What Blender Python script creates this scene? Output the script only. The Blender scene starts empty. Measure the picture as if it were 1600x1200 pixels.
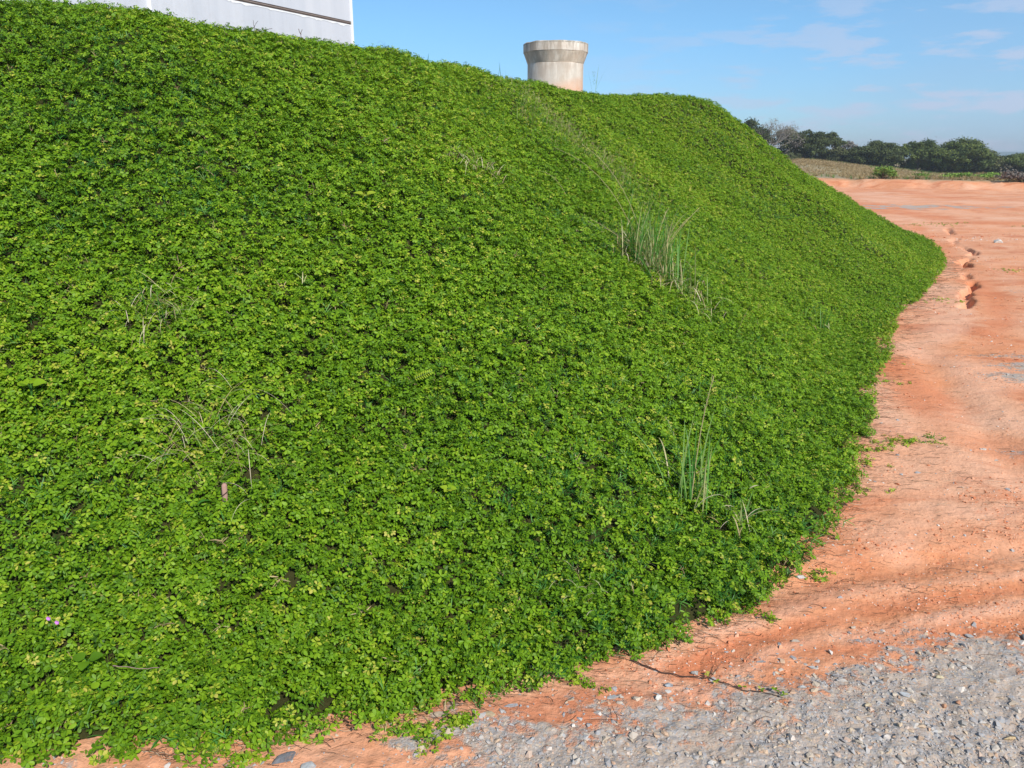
import bpy, math, random
from mathutils import Vector, Matrix
EXPOSURE = 0.25
SKYSTR = .12
SKYTINT = (1.0, 1.0, 1.0)
VEIL = (2.7, 3.95, 5.7); PUFF = (3.9, 4.5, 5.9)
SOIL_A = (.70, .285, .135); SOIL_B = (.76, .36, .20); SOIL_C = (.78, .44, .28)
WALL_A = (.56, .58, .63); WALL_B = (.64, .65, .69)
LEAF_STOPS = [(0, (.040, .098, .007)), (.22, (.092, .202, .009)), (.45, (.155, .300, .011)), (.68, (.232, .382, .015)), (.86, (.37, .44, .035)), (1, (.50, .47, .09))]
DENS = 2100
COVER = True
HAZE = .0008
import numpy as np, math
rng = np.random.default_rng(7)

# ------------------------------------------------------------------ noise (numpy)
_P = np.random.default_rng(3).random((256, 256))
def vnoise(x, y, seed=0):
    x = np.asarray(x, float) + seed * 17.31; y = np.asarray(y, float) + seed * 9.77
    xi = np.floor(x).astype(int); yi = np.floor(y).astype(int)
    fx = x - xi; fy = y - yi
    fx = fx * fx * (3 - 2 * fx); fy = fy * fy * (3 - 2 * fy)
    a = _P[xi % 256, yi % 256]; b = _P[(xi + 1) % 256, yi % 256]
    c = _P[xi % 256, (yi + 1) % 256]; d = _P[(xi + 1) % 256, (yi + 1) % 256]
    return (a * (1 - fx) + b * fx) * (1 - fy) + (c * (1 - fx) + d * fx) * fy
def fbm(x, y, octaves=4, seed=0, gain=.5):
    s = 0; amp = 1; tot = 0
    for o in range(octaves):
        s = s + amp * (vnoise(x * 2 ** o, y * 2 ** o, seed + o) - .5); tot += amp; amp *= gain
    return s / tot * 2            # about -1 .. 1
def sstep(a, b, x):
    t = np.clip((np.asarray(x, float) - a) / (b - a), 0, 1); return t * t * (3 - 2 * t)

# ------------------------------------------------------------------ the earth mound: foot line and crest line
FOOT = [(-14,.2),(-9,.6),(-4,1.45),(-2.2,1.74),(-1.12,2.02),(-.5,2.18),(-.06,2.32),(.25,2.45),(.77,2.70),(1.31,3.20),
        (1.76,3.8),(2.15,4.6),(2.66,5.56),(3.4,6.95),(4.30,8.65),(5.18,9.98),(6.10,11.38),(7.05,12.91),(7.9,14.6),
        (8.9,17.4),(9.0,20),(9,28),(4,40),(-16,42),(-30,32),(-30,8),(-22,2),(-14,.2)]
CREST = [(-16,4.5),(-10,4.8),(-4.6,5.25),(-3.5,5.5),(-2.91,5.61),(-2.5,5.75),(-2.3,5.95),(-1.9,6.2),(-1.62,6.6),(-1.38,6.98),
         (-1.2,7.3),(-1.0,7.8),(-.66,8.67),(-.21,9.8),(.3,10.8),(1.01,11.8),(1.92,12.58),(2.45,13.0),(2.8,13.9),
         (3.0,15.5),(3.6,20),(4.5,28),(0,36),(-16,38),(-25,30),(-25,9),(-20,5.5),(-16,4.5)]
CRESTZ = [2.75,2.75,2.75,2.75,2.75,2.72,2.67,2.66,2.655,2.65,
          2.65,2.65,2.65,2.64,2.62,2.60,2.63,2.64,2.42,
          2.28,2.3,2.6,2.6,2.6,2.6,2.6,2.6,2.75]
def catmull(pts, u):
    pts = np.asarray(pts, float); n = len(pts)
    i = np.clip(np.floor(u).astype(int), 0, n - 2); f = (u - i)[:, None]
    p0 = pts[np.clip(i - 1, 0, n - 1)]; p1 = pts[i]; p2 = pts[i + 1]; p3 = pts[np.clip(i + 2, 0, n - 1)]
    return .5 * ((2 * p1) + (-p0 + p2) * f + (2 * p0 - 5 * p1 + 4 * p2 - p3) * f ** 2 + (-p0 + 3 * p1 - 3 * p2 + p3) * f ** 3)
_u = [0.0]
for k in range(len(FOOT) - 1):
    L = math.dist(FOOT[k], FOOT[k + 1]); vis = 2 <= k <= 19
    n = max(2, int(L / (.05 if vis else 1.0)))
    _u += list(np.linspace(k, k + 1, n + 1)[1:])
U = np.array(_u)
Bc = catmull(FOOT, U); Cc = catmull(CREST, U); Cz = catmull(np.array(CRESTZ)[:, None], U)[:, 0]
NT = 90
T = np.linspace(0, 1, NT)
_d = sstep(-.03, .12, T) * (1 - .93 * sstep(.80, 1.0, T)); _f = np.concatenate([[0], np.cumsum((_d[1:] + _d[:-1]) / 2)]); PROF = _f / _f[-1]
arc = np.concatenate([[0], np.cumsum(np.hypot(*np.diff(Bc, axis=0).T))])
# ragged foot
wob = .07 * fbm(arc * 1.6, arc * 0, 4, 5)
nrm = Bc - Cc; nrm /= np.linalg.norm(nrm, axis=1)[:, None]
Bw = Bc + nrm * (wob[:, None] - .045)
S2, T2 = np.meshgrid(arc, T, indexing='ij')
MX = Bw[:, None, 0] * (1 - T[None, :, None])[:, :, 0] + Cc[:, None, 0] * T[None, :]
MY = Bw[:, None, 1] * (1 - T[None, :, None])[:, :, 0] + Cc[:, None, 1] * T[None, :]
MZ = Cz[:, None] * PROF[None, :]
# swells and furrows that run down the face, plus lumps
env = sstep(0, .1, T2) * (1 - .82 * sstep(.78, .98, T2))
fur = fbm(S2 * .9 + .5 * fbm(S2 * .3, T2 * 2, 2, 31), T2 * 1.6, 3, 11)
lump = fbm(MX * 2.4, MY * 2.4 + MZ * 1.5, 3, 21)
MZ = MZ + env * ((.065 + .09 * sstep(4.5, 8, MY)) * fur * (1 + .25 * sstep(.1, .5, T2)) + .03 * lump) - .05 + .07 * sstep(0, .018, T2) * (1 - sstep(.1, .8, T2)) - .02 * sstep(.6, 1, T2)
def mound_grid(): return MX, MY, MZ
# ------------------------------------------------------------------ scene, camera, light
sc = bpy.context.scene
COL = sc.collection
random.seed(5)
cam_d = bpy.data.cameras.new('camera'); cam = bpy.data.objects.new('camera', cam_d); COL.objects.link(cam)
cam_d.sensor_width = 36; cam_d.lens = 36 * 1230 / 1600
cam_d.clip_start = .05; cam_d.clip_end = 9000
cam.location = (0, 0, 1.8); cam.rotation_euler = (math.radians(90) - math.atan(362 / 1230), 0, 0)
sc.camera = cam
sc.view_settings.view_transform = 'Standard'; sc.view_settings.look = 'None'
sc.view_settings.exposure = EXPOSURE; sc.view_settings.gamma = 1
sc.cycles.max_bounces = 6; sc.cycles.transparent_max_bounces = 8; sc.cycles.transmission_bounces = 4

EL = math.radians(41); SX, SY = .50, -.866
sd = bpy.data.lights.new('sun', 'SUN'); sun = bpy.data.objects.new('sun', sd); COL.objects.link(sun)
sd.energy = 4.2; sd.angle = math.radians(.53); sd.color = (1, .95, .86)
sdir = Vector((SX * math.cos(EL), SY * math.cos(EL), math.sin(EL)))
sun.rotation_euler = sdir.to_track_quat('Z', 'Y').to_euler()

# node helpers
class NT_:
    def __init__(s, tree): s.t = tree; s.n = tree.nodes; s.l = tree.links
    def new(s, typ, **kw):
        n = s.n.new(typ)
        for k, v in kw.items():
            if k.startswith('i_'):
                n.inputs[k[2:].replace('_', ' ')].default_value = v
            else: setattr(n, k, v)
        return n
    def link(s, a, b): s.l.new(a, b)
    def math(s, op, a, b=None, c=None, clamp=False):
        n = s.n.new('ShaderNodeMath'); n.operation = op; n.use_clamp = clamp
        for i, v in enumerate((a, b, c)):
            if v is None: continue
            if hasattr(v, 'is_linked') or hasattr(v, 'node'): s.l.new(v, n.inputs[i])
            else: n.inputs[i].default_value = v
        return n.outputs[0]
    def mix(s, fac, a, b, mode='MIX'):
        n = s.n.new('ShaderNodeMix'); n.data_type = 'RGBA'; n.blend_type = mode; n.clamp_factor = True
        for sock, v in ((n.inputs[0], fac), (n.inputs[6], a), (n.inputs[7], b)):
            if hasattr(v, 'node'): s.l.new(v, sock)
            else: sock.default_value = v if not isinstance(v, tuple) else (tuple(v) + (1,))[:4]
        return n.outputs[2]
    def ramp(s, fac, stops, interp='LINEAR'):
        n = s.n.new('ShaderNodeValToRGB'); n.color_ramp.interpolation = interp
        e = n.color_ramp.elements
        while len(e) < len(stops): e.new(.5)
        for q, (p, c) in zip(e, stops):
            q.position = p; q.color = (c, c, c, 1) if not isinstance(c, tuple) else (c + (1,))[:4]
        s.l.new(fac, n.inputs[0]); return n.outputs[0]
    def noise(s, vec, scale, detail=4, rough=.55, dist=0):
        n = s.n.new('ShaderNodeTexNoise'); n.inputs['Scale'].default_value = scale
        n.inputs['Detail'].default_value = detail; n.inputs['Roughness'].default_value = rough
        n.inputs['Distortion'].default_value = dist
        if vec is not None: s.l.new(vec, n.inputs['Vector'])
        return n.outputs[0]
    def map(s, vec, scale=(1, 1, 1), loc=(0, 0, 0), rot=(0, 0, 0)):
        n = s.n.new('ShaderNodeMapping'); n.inputs['Scale'].default_value = scale
        n.inputs['Location'].default_value = loc; n.inputs['Rotation'].default_value = rot
        s.l.new(vec, n.inputs['Vector']); return n.outputs[0]
def material(name, rough=.8, spec=.3):
    m = bpy.data.materials.new(name); m.use_nodes = True
    n = NT_(m.node_tree); b = m.node_tree.nodes['Principled BSDF']
    b.inputs['Roughness'].default_value = rough; b.inputs['Specular IOR Level'].default_value = spec
    return m, n, b
def bump(n, b, height, strength=.5, dist=.01):
    u = n.new('ShaderNodeBump'); u.inputs['Strength'].default_value = strength; u.inputs['Distance'].default_value = dist
    n.link(height, u.inputs['Height']); n.link(u.outputs[0], b.inputs['Normal'])

# world: daylight sky with a few small low clouds
w = bpy.data.worlds.new('World'); sc.world = w; w.use_nodes = True
n = NT_(w.node_tree); bg = w.node_tree.nodes['Background']
sky = n.new('ShaderNodeTexSky'); sky.sky_type = 'NISHITA'; sky.sun_disc = False
sky.sun_elevation = EL; sky.sun_rotation = math.atan2(SX, SY)
sky.air_density = 1.0; sky.dust_density = .3; sky.ozone_density = 2.5; sky.altitude = 600
tc = n.new('ShaderNodeTexCoord'); v = tc.outputs['Generated']
sep = n.new('ShaderNodeSeparateXYZ'); n.link(v, sep.inputs[0])
tint = n.ramp(sep.outputs[2], [(0, (.46, .64, .93)), (.14, (.58, .83, 1.0)), (.40, (.78, 1.0, 1.0)), (.75, (1.0, 1.0, 1.0))])
skycol = n.mix(1.0, sky.outputs[0], tint, 'MULTIPLY')
# azimuth/elevation plane so the cloud banks lie flat and long
comb = n.new('ShaderNodeCombineXYZ')
n.link(n.math('ARCTAN2', sep.outputs[0], sep.outputs[1]), comb.inputs[0]); n.link(sep.outputs[2], comb.inputs[1])
cn = n.noise(n.map(comb.outputs[0], (9, 42, 1), (2.3, .4, 0)), 1.0, 5, .6)
wide = n.noise(n.map(comb.outputs[0], (2.2, 9, 1), (7.1, 3.3, 0)), 1.0, 2, .5)
low = n.ramp(sep.outputs[2], [(0, 1.0), (.12, .75), (.26, 0)])
band = n.ramp(n.math('ARCTAN2', sep.outputs[0], sep.outputs[1]), [(.02, 0), (.45, 1)])
puff = n.math('MULTIPLY', n.math('MULTIPLY', n.ramp(cn, [(.50, 0), (.60, 1)]), low), band)
veil = n.math('MULTIPLY', n.math('MULTIPLY', n.ramp(wide, [(.35, 0), (.7, 1)]), low), band)
c1 = n.mix(n.math('MULTIPLY', veil, .6), skycol, VEIL)
c2 = n.mix(n.math('MULTIPLY', puff, .85), c1, PUFF)
n.link(c2, bg.inputs[0]); bg.inputs[1].default_value = SKYSTR

# ------------------------------------------------------------------ object helpers
def link_mesh(name, me, mat=None, parent=None, smooth=False):
    o = bpy.data.objects.new(name, me); COL.objects.link(o)
    if mat is not None: me.materials.append(mat)
    if parent is not None: o.parent = parent
    if smooth: me.polygons.foreach_set('use_smooth', [True] * len(me.polygons))
    return o
def grid_mesh(name, X, Y, Z, attrs=None):
    a, b = X.shape
    me = bpy.data.meshes.new(name)
    co = np.stack([X, Y, Z], -1).reshape(-1, 3).astype(np.float32)
    i = np.arange(a * b).reshape(a, b)
    f = np.stack([i[:-1, :-1], i[1:, :-1], i[1:, 1:], i[:-1, 1:]], -1).reshape(-1, 4)
    return raw_mesh(me, co, f, attrs)
def raw_mesh(me, co, f, attrs=None):
    nf, k = f.shape
    me.vertices.add(len(co)); me.vertices.foreach_set('co', co.ravel())
    me.loops.add(nf * k); me.loops.foreach_set('vertex_index', f.ravel().astype(np.int32))
    me.polygons.add(nf); me.polygons.foreach_set('loop_start', (np.arange(nf) * k).astype(np.int32))
    me.update(calc_edges=True); me.validate()
    for nm, val in (attrs or {}).items():
        at = me.attributes.new(nm, 'FLOAT', 'POINT'); at.data.foreach_set('value', np.asarray(val, np.float32).ravel())
    return me
def tag(o, label=None, cat=None, group=None, kind=None):
    if label: o['label'] = label
    if cat: o['category'] = cat
    if group: o['group'] = group
    if kind: o['kind'] = kind
    return o
def empty(name, loc, rz=0):
    o = bpy.data.objects.new(name, None); COL.objects.link(o); o.location = loc; o.rotation_euler = (0, 0, rz)
    o.empty_display_size = .1; return o
class MB:
    """collects verts and faces with one float per vertex (shade)"""
    def __init__(s): s.v = []; s.f = []; s.a = []
    def add(s, vs, fs, a=0.0):
        b = len(s.v); s.v += [tuple(p) for p in vs]; s.f += [tuple(b + i for i in q) for q in fs]
        s.a += [a] * len(vs) if not isinstance(a, (list, tuple)) else list(a)
    def tube(s, pts, rad, seg=6, a=0.0, cap=True):
        pts = [Vector(p) for p in pts]; n_ = len(pts)
        rad = [rad] * n_ if not isinstance(rad, (list, tuple)) else rad
        vs = []; ref = Vector((.31, .17, .93))
        for i, p in enumerate(pts):
            d = (pts[min(i + 1, n_ - 1)] - pts[max(i - 1, 0)]).normalized()
            x = d.cross(ref if abs(d.dot(ref)) < .95 else Vector((1, 0, 0))).normalized(); y = d.cross(x)
            for k in range(seg):
                t = 2 * math.pi * k / seg; vs.append(p + (x * math.cos(t) + y * math.sin(t)) * rad[i])
        fs = [(i * seg + k, i * seg + (k + 1) % seg, (i + 1) * seg + (k + 1) % seg, (i + 1) * seg + k) for i in range(n_ - 1) for k in range(seg)]
        if cap: fs += [tuple(range(seg))[::-1], tuple((n_ - 1) * seg + k for k in range(seg))]
        s.add(vs, fs, a)
    def blade(s, p, d, length, width, droop=.5, segs=6, a=0.0, side=None, sharp=.9):
        """a grass blade or dry strip: starts at p heading d, bends down under its weight"""
        p = Vector(p); d = Vector(d).normalized(); vs = []
        sd_ = side or d.cross(Vector((0, 0, 1)))
        sd_ = Vector(sd_)
        if sd_.length < 1e-3: sd_ = Vector((1, 0, 0))
        sd_.normalize(); step = length / segs
        for i in range(segs + 1):
            t = i / segs; w_ = width * .5 * (min(1, .55 + 1.2 * t) if t < .45 else (1 - ((t - .45) / .55) ** 1.6 * sharp))
            fold = Vector((0, 0, 1)).cross(sd_) * 0
            vs += [p + sd_ * w_, p - sd_ * w_]
            p = p + d * step; d = (d + Vector((0, 0, -1)) * droop * step / length * (1 + 2.2 * t)).normalized()
        s.add(vs, [(2 * i, 2 * i + 1, 2 * i + 3, 2 * i + 2) for i in range(segs)], a)
        return p
    def build(s, name, mat, parent=None, smooth=False):
        me = bpy.data.meshes.new(name); me.from_pydata(s.v, [], s.f); me.update()
        at = me.attributes.new('shade', 'FLOAT', 'POINT'); at.data.foreach_set('value', np.array(s.a, np.float32))
        return link_mesh(name, me, mat, parent, smooth)

# geometry nodes: scatter prototypes on a cloud of points (ground cover, gravel, dry grass: nobody could count them)
def scatter(name, protos, P, R, S, tint, idx, label, mat=None):
    col = bpy.data.collections.new(name + '_sources')
    for q in protos: col.objects.link(q)
    me = bpy.data.meshes.new(name); me.vertices.add(len(P)); me.vertices.foreach_set('co', np.asarray(P, np.float32).ravel())
    for nm, typ, val, key in (('rot', 'FLOAT_VECTOR', R, 'vector'), ('scl', 'FLOAT', S, 'value'), ('tint', 'FLOAT', tint, 'value'), ('pick', 'INT', idx, 'value')):
        at = me.attributes.new(nm, typ, 'POINT')
        at.data.foreach_set(key, np.asarray(val, np.int32 if typ == 'INT' else np.float32).ravel())
    me.update()
    o = bpy.data.objects.new(name, me); COL.objects.link(o)
    if mat: me.materials.append(mat)
    g = bpy.data.node_groups.new(name, 'GeometryNodeTree')
    g.interface.new_socket('Geometry', in_out='INPUT', socket_type='NodeSocketGeometry')
    g.interface.new_socket('Geometry', in_out='OUTPUT', socket_type='NodeSocketGeometry')
    gi = g.nodes.new('NodeGroupInput'); go = g.nodes.new('NodeGroupOutput')
    ci = g.nodes.new('GeometryNodeCollectionInfo'); ci.inputs['Collection'].default_value = col
    ci.inputs['Separate Children'].default_value = True; ci.inputs['Reset Children'].default_value = True
    ip = g.nodes.new('GeometryNodeInstanceOnPoints'); ip.inputs['Pick Instance'].default_value = True
    def na(nm, t):
        a = g.nodes.new('GeometryNodeInputNamedAttribute'); a.data_type = t; a.inputs[0].default_value = nm
        return a.outputs[0]
    e2r = g.nodes.new('FunctionNodeEulerToRotation')
    L = g.links
    L.new(na('rot', 'FLOAT_VECTOR'), e2r.inputs[0]); L.new(e2r.outputs[0], ip.inputs['Rotation'])
    L.new(na('scl', 'FLOAT'), ip.inputs['Scale']); L.new(na('pick', 'INT'), ip.inputs['Instance Index'])
    L.new(gi.outputs[0], ip.inputs['Points']); L.new(ci.outputs[0], ip.inputs['Instance'])
    L.new(ip.outputs[0], go.inputs[0])
    md = o.modifiers.new('scatter', 'NODES'); md.node_group = g
    tag(o, label, None, None, 'stuff')
    return o
def euler_from_up(N, spin):
    """vectorised: euler XYZ of a frame whose z axis is N, spun about it by spin"""
    N = N / np.linalg.norm(N, axis=1)[:, None]
    ref = np.where(np.abs(N[:, 2:3]) > .9, np.array([[1., 0, 0]]), np.array([[0, 0, 1.]]))
    x = np.cross(ref, N); x /= np.linalg.norm(x, axis=1)[:, None]; y = np.cross(N, x)
    cs, sn = np.cos(spin)[:, None], np.sin(spin)[:, None]
    X = x * cs + y * sn; Y = np.cross(N, X)
    # rotation matrix columns X,Y,N  -> euler XYZ
    ry = np.arcsin(np.clip(-X[:, 2], -1, 1)); rx = np.arctan2(Y[:, 2], N[:, 2]); rz = np.arctan2(X[:, 1], X[:, 0])
    return np.stack([rx, ry, rz], 1)
def proto_obj(name, me, mat):
    me.materials.append(mat); return bpy.data.objects.new(name, me)

# ------------------------------------------------------------------ ground height, gravel and field masks (world metres)
GRAVEL_EDGE = [(-30,1.2),(-6,1.75),(-1.2,1.93),(-.79,1.98),(-.48,2.03),(-.21,2.16),(.0,2.22),(.22,2.29),(.45,2.35),(.68,2.37),(.92,2.44),(1.2,2.53),(1.34,2.66),(1.64,2.71),(2.01,2.70),(2.6,2.62),(4,2.5),(9,1.6),(30,0)]
ge = np.array(GRAVEL_EDGE)
def gravel_mask(x, y):
    e = np.interp(x, ge[:, 0], ge[:, 1])
    wid = .11 + .15 * sstep(.3, 1.0, x) * sstep(2.2, 1.2, x)
    n1 = fbm(x * 3.0, y * 3.0, 4, 41) * .13 + fbm(x * 14, y * 14, 3, 45) * .07 + .07 * np.exp(-((x - 1.35) / .35) ** 2)
    g = sstep(wid, -wid, y - e - n1 - .02)
    core = sstep(.0, .60, e - y + .10 * fbm(x * 5, y * 5, 3, 47))                # gravel thins out towards its edge
    g = g * (.46 + .54 * core + .42 * fbm(x * 9, y * 16, 3, 48) * (1 - core))
    pn = .75 + 1.5 * fbm(x * 2.2, y * 5 , 4, 61)
    for (cx, cy, rx, ry, am) in ((4.6,6.5,.75,.55,.8),(13.5,27.3,4.2,1.3,.75),(7.2,10.7,.9,.8,.35),(5.0,4.6,.8,.3,.5),(2.45,3.5,.12,.05,.0),(22,34,5,1.5,.3),(3.3,4.6,.5,.15,.3)):
        r = ((x - cx) / rx) ** 2 + ((y - cy) / ry) ** 2
        g = np.maximum(g, am * np.exp(-r) * pn)
    return np.clip(g, 0, 1)
def _unused(): pass
def bank_y(x): return np.clip(44 - .6 * (x - 16.85), 22, 62) + 1.2 * fbm(x * .12, x * 0, 3, 71) + .45 * fbm(x * .9, x * 0, 3, 73)
PITS_ = [(10.9,19.6,.16,.30,.07),(11.35,19.3,.12,.2,.05),(8.95,15.9,.16,.22,.2),(9.05,15.3,.10,.30,.2),(8.75,14.95,.12,.2,.16),
        (7.55,13.35,.10,.32,.22),(7.22,12.75,.17,.30,.30),(7.05,12.35,.10,.2,.22),(7.40,12.60,.16,.10,.18),(6.95,12.80,.18,.08,.14),
        (6.62,11.35,.20,.10,.22),(6.42,11.15,.18,.07,.18),(6.75,11.6,.08,.16,.14),(5.62,9.80,.10,.05,.10),(5.45,9.28,.11,.04,.09)]
def ground_z(x, y):
    x = np.asarray(x, float); y = np.asarray(y, float); r = np.hypot(x, y)
    z = .020 * fbm(x * .9, y * .9, 4, 81) + .007 * fbm(x * 6, y * 6, 4, 85) * sstep(30, 8, r)
    z = z + .09 * fbm(x * .17, y * .17, 3, 91) * sstep(6, 20, r)
    z = z + .0045 * tone(x, y) * sstep(30, 10, r)
    # crumbs and clods
    z = z + .006 * np.abs(fbm(x * 22, y * 22, 3, 211)) * sstep(9, 3, r) + .02 * np.clip(fbm(x * 4, y * 4, 4, 213) - .25, 0, 1) * sstep(20, 6, r)
    z = z - .022 * np.exp(-((y - (2.95 + .42 * (x - 1.0) - .10 * (x - 1) ** 2)) / .10) ** 2) * sstep(.75, 1.1, x)
    z = z - .03 * np.exp(-((x - (3.35 + .30 * (y - 5.5))) / .16) ** 2) * sstep(3.6, 4.4, y) * sstep(9, 6, y)
    gm = gravel_mask(x, y)
    z = z + gm * (.012 + .010 * fbm(x * 25, y * 25, 3, 95)) * sstep(14, 5, r)
    # one narrow broken erosion gully that runs beside the far toe of the slope
    gx = x + .16 * fbm(x * 1.5, y * 1.5, 3, 99) + .05 * fbm(x * 9, y * 9, 2, 98)
    gd = pdist(gx, y, [(11.0, 20.2), (9.0, 15.9), (8.70, 15.0), (7.60, 13.3), (7.20, 12.6), (6.60, 11.4), (5.50, 9.3)])
    along = np.clip(.30 + 1.5 * fbm(y * 1.1, y * 0 + 3, 3, 97), 0, 1) * (.35 + .65 * np.exp(-((y - 12.6) / 1.1) ** 2))
    z = z - .34 * along * sstep(.080, .030, gd) * sstep(8.8, 9.6, y) * sstep(21, 19, y)
    z = z + .02 * along * sstep(.26, .12, gd) * sstep(.08, .13, gd)
    # low cut bank at the far side of the bare earth, then the dry field that falls away to the right
    by = bank_y(x); k = y - by
    ero = fbm(x * .8, y * .3, 4, 101)
    z = z + (.42 + .08 * fbm(x * .2, x * 0, 2, 103)) * sstep(-1.6 + 1.2 * ero, .25, k)
    target = np.interp(x / np.maximum(y, 1), [.25, .37, .44, .52, .64, .8], [1.3, .92, .30, -.40, -.70, -.95])
    z = z + (target - .35) * sstep(0, 45, k)
    z = z + .05 * fbm(x * .5, y * .5, 3, 107) * sstep(0, 3, k)
    z = z - .02 * np.clip(y - 130, 0, 400) * .6 * sstep(130, 300, r)
    return z
def pdist(x, y, pts):
    d = np.full(np.shape(x), 1e9)
    for (ax, ay), (bx, by) in zip(pts, pts[1:]):
        vx, vy = bx - ax, by - ay; t = np.clip(((x - ax) * vx + (y - ay) * vy) / (vx * vx + vy * vy), 0, 1)
        d = np.minimum(d, np.hypot(x - ax - t * vx, y - ay - t * vy))
    return d
RUTS = [([(.62,2.5),(1.0,2.68),(1.32,2.85),(1.62,2.93),(1.95,2.95),(2.75,3.15)], .055, -1.2), ([(1.3,2.66),(1.75,2.80),(2.6,2.88)], .05, .7),
        ([(3.45,6.9),(3.15,6.0),(3.0,5.15),(3.1,4.7),(3.35,4.4)], .22, -1.0), ([(4.3,6.2),(3.8,6.2),(3.9,7.0),(4.8,8.5),(6.0,11.3)], .30, .9),
        ([(10.6,21),(7.4,12.7),(5.5,8.6),(3.9,6.9),(3.0,5.5)], .20, -.7), ([(2.8,3.75),(2.2,3.75),(1.75,3.35)], .10, .6), ([(12,33),(12.5,22),(18,20)], .8, -.8), ([(16,38),(15,30),(30,26)], 1.2, .8)]
def tone(x, y):
    """pale dusty (+) and damp deep orange (-) tracks and wash lines in the earth"""
    wx = x + .10 * fbm(x * 2.2, y * 2.2, 3, 201); wy = y + .10 * fbm(x * 2.2, y * 2.2, 3, 205)
    v = np.zeros(np.shape(x))
    for pts, wd, a in RUTS:
        d = pdist(wx, wy, pts); v = v + a * np.exp(-(d / wd) ** 2) - .6 * a * np.exp(-((d - 2.1 * wd) / (wd * .8)) ** 2)
    return v * (1 + .6 * fbm(x * 3, y * 3, 3, 209))
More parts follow.
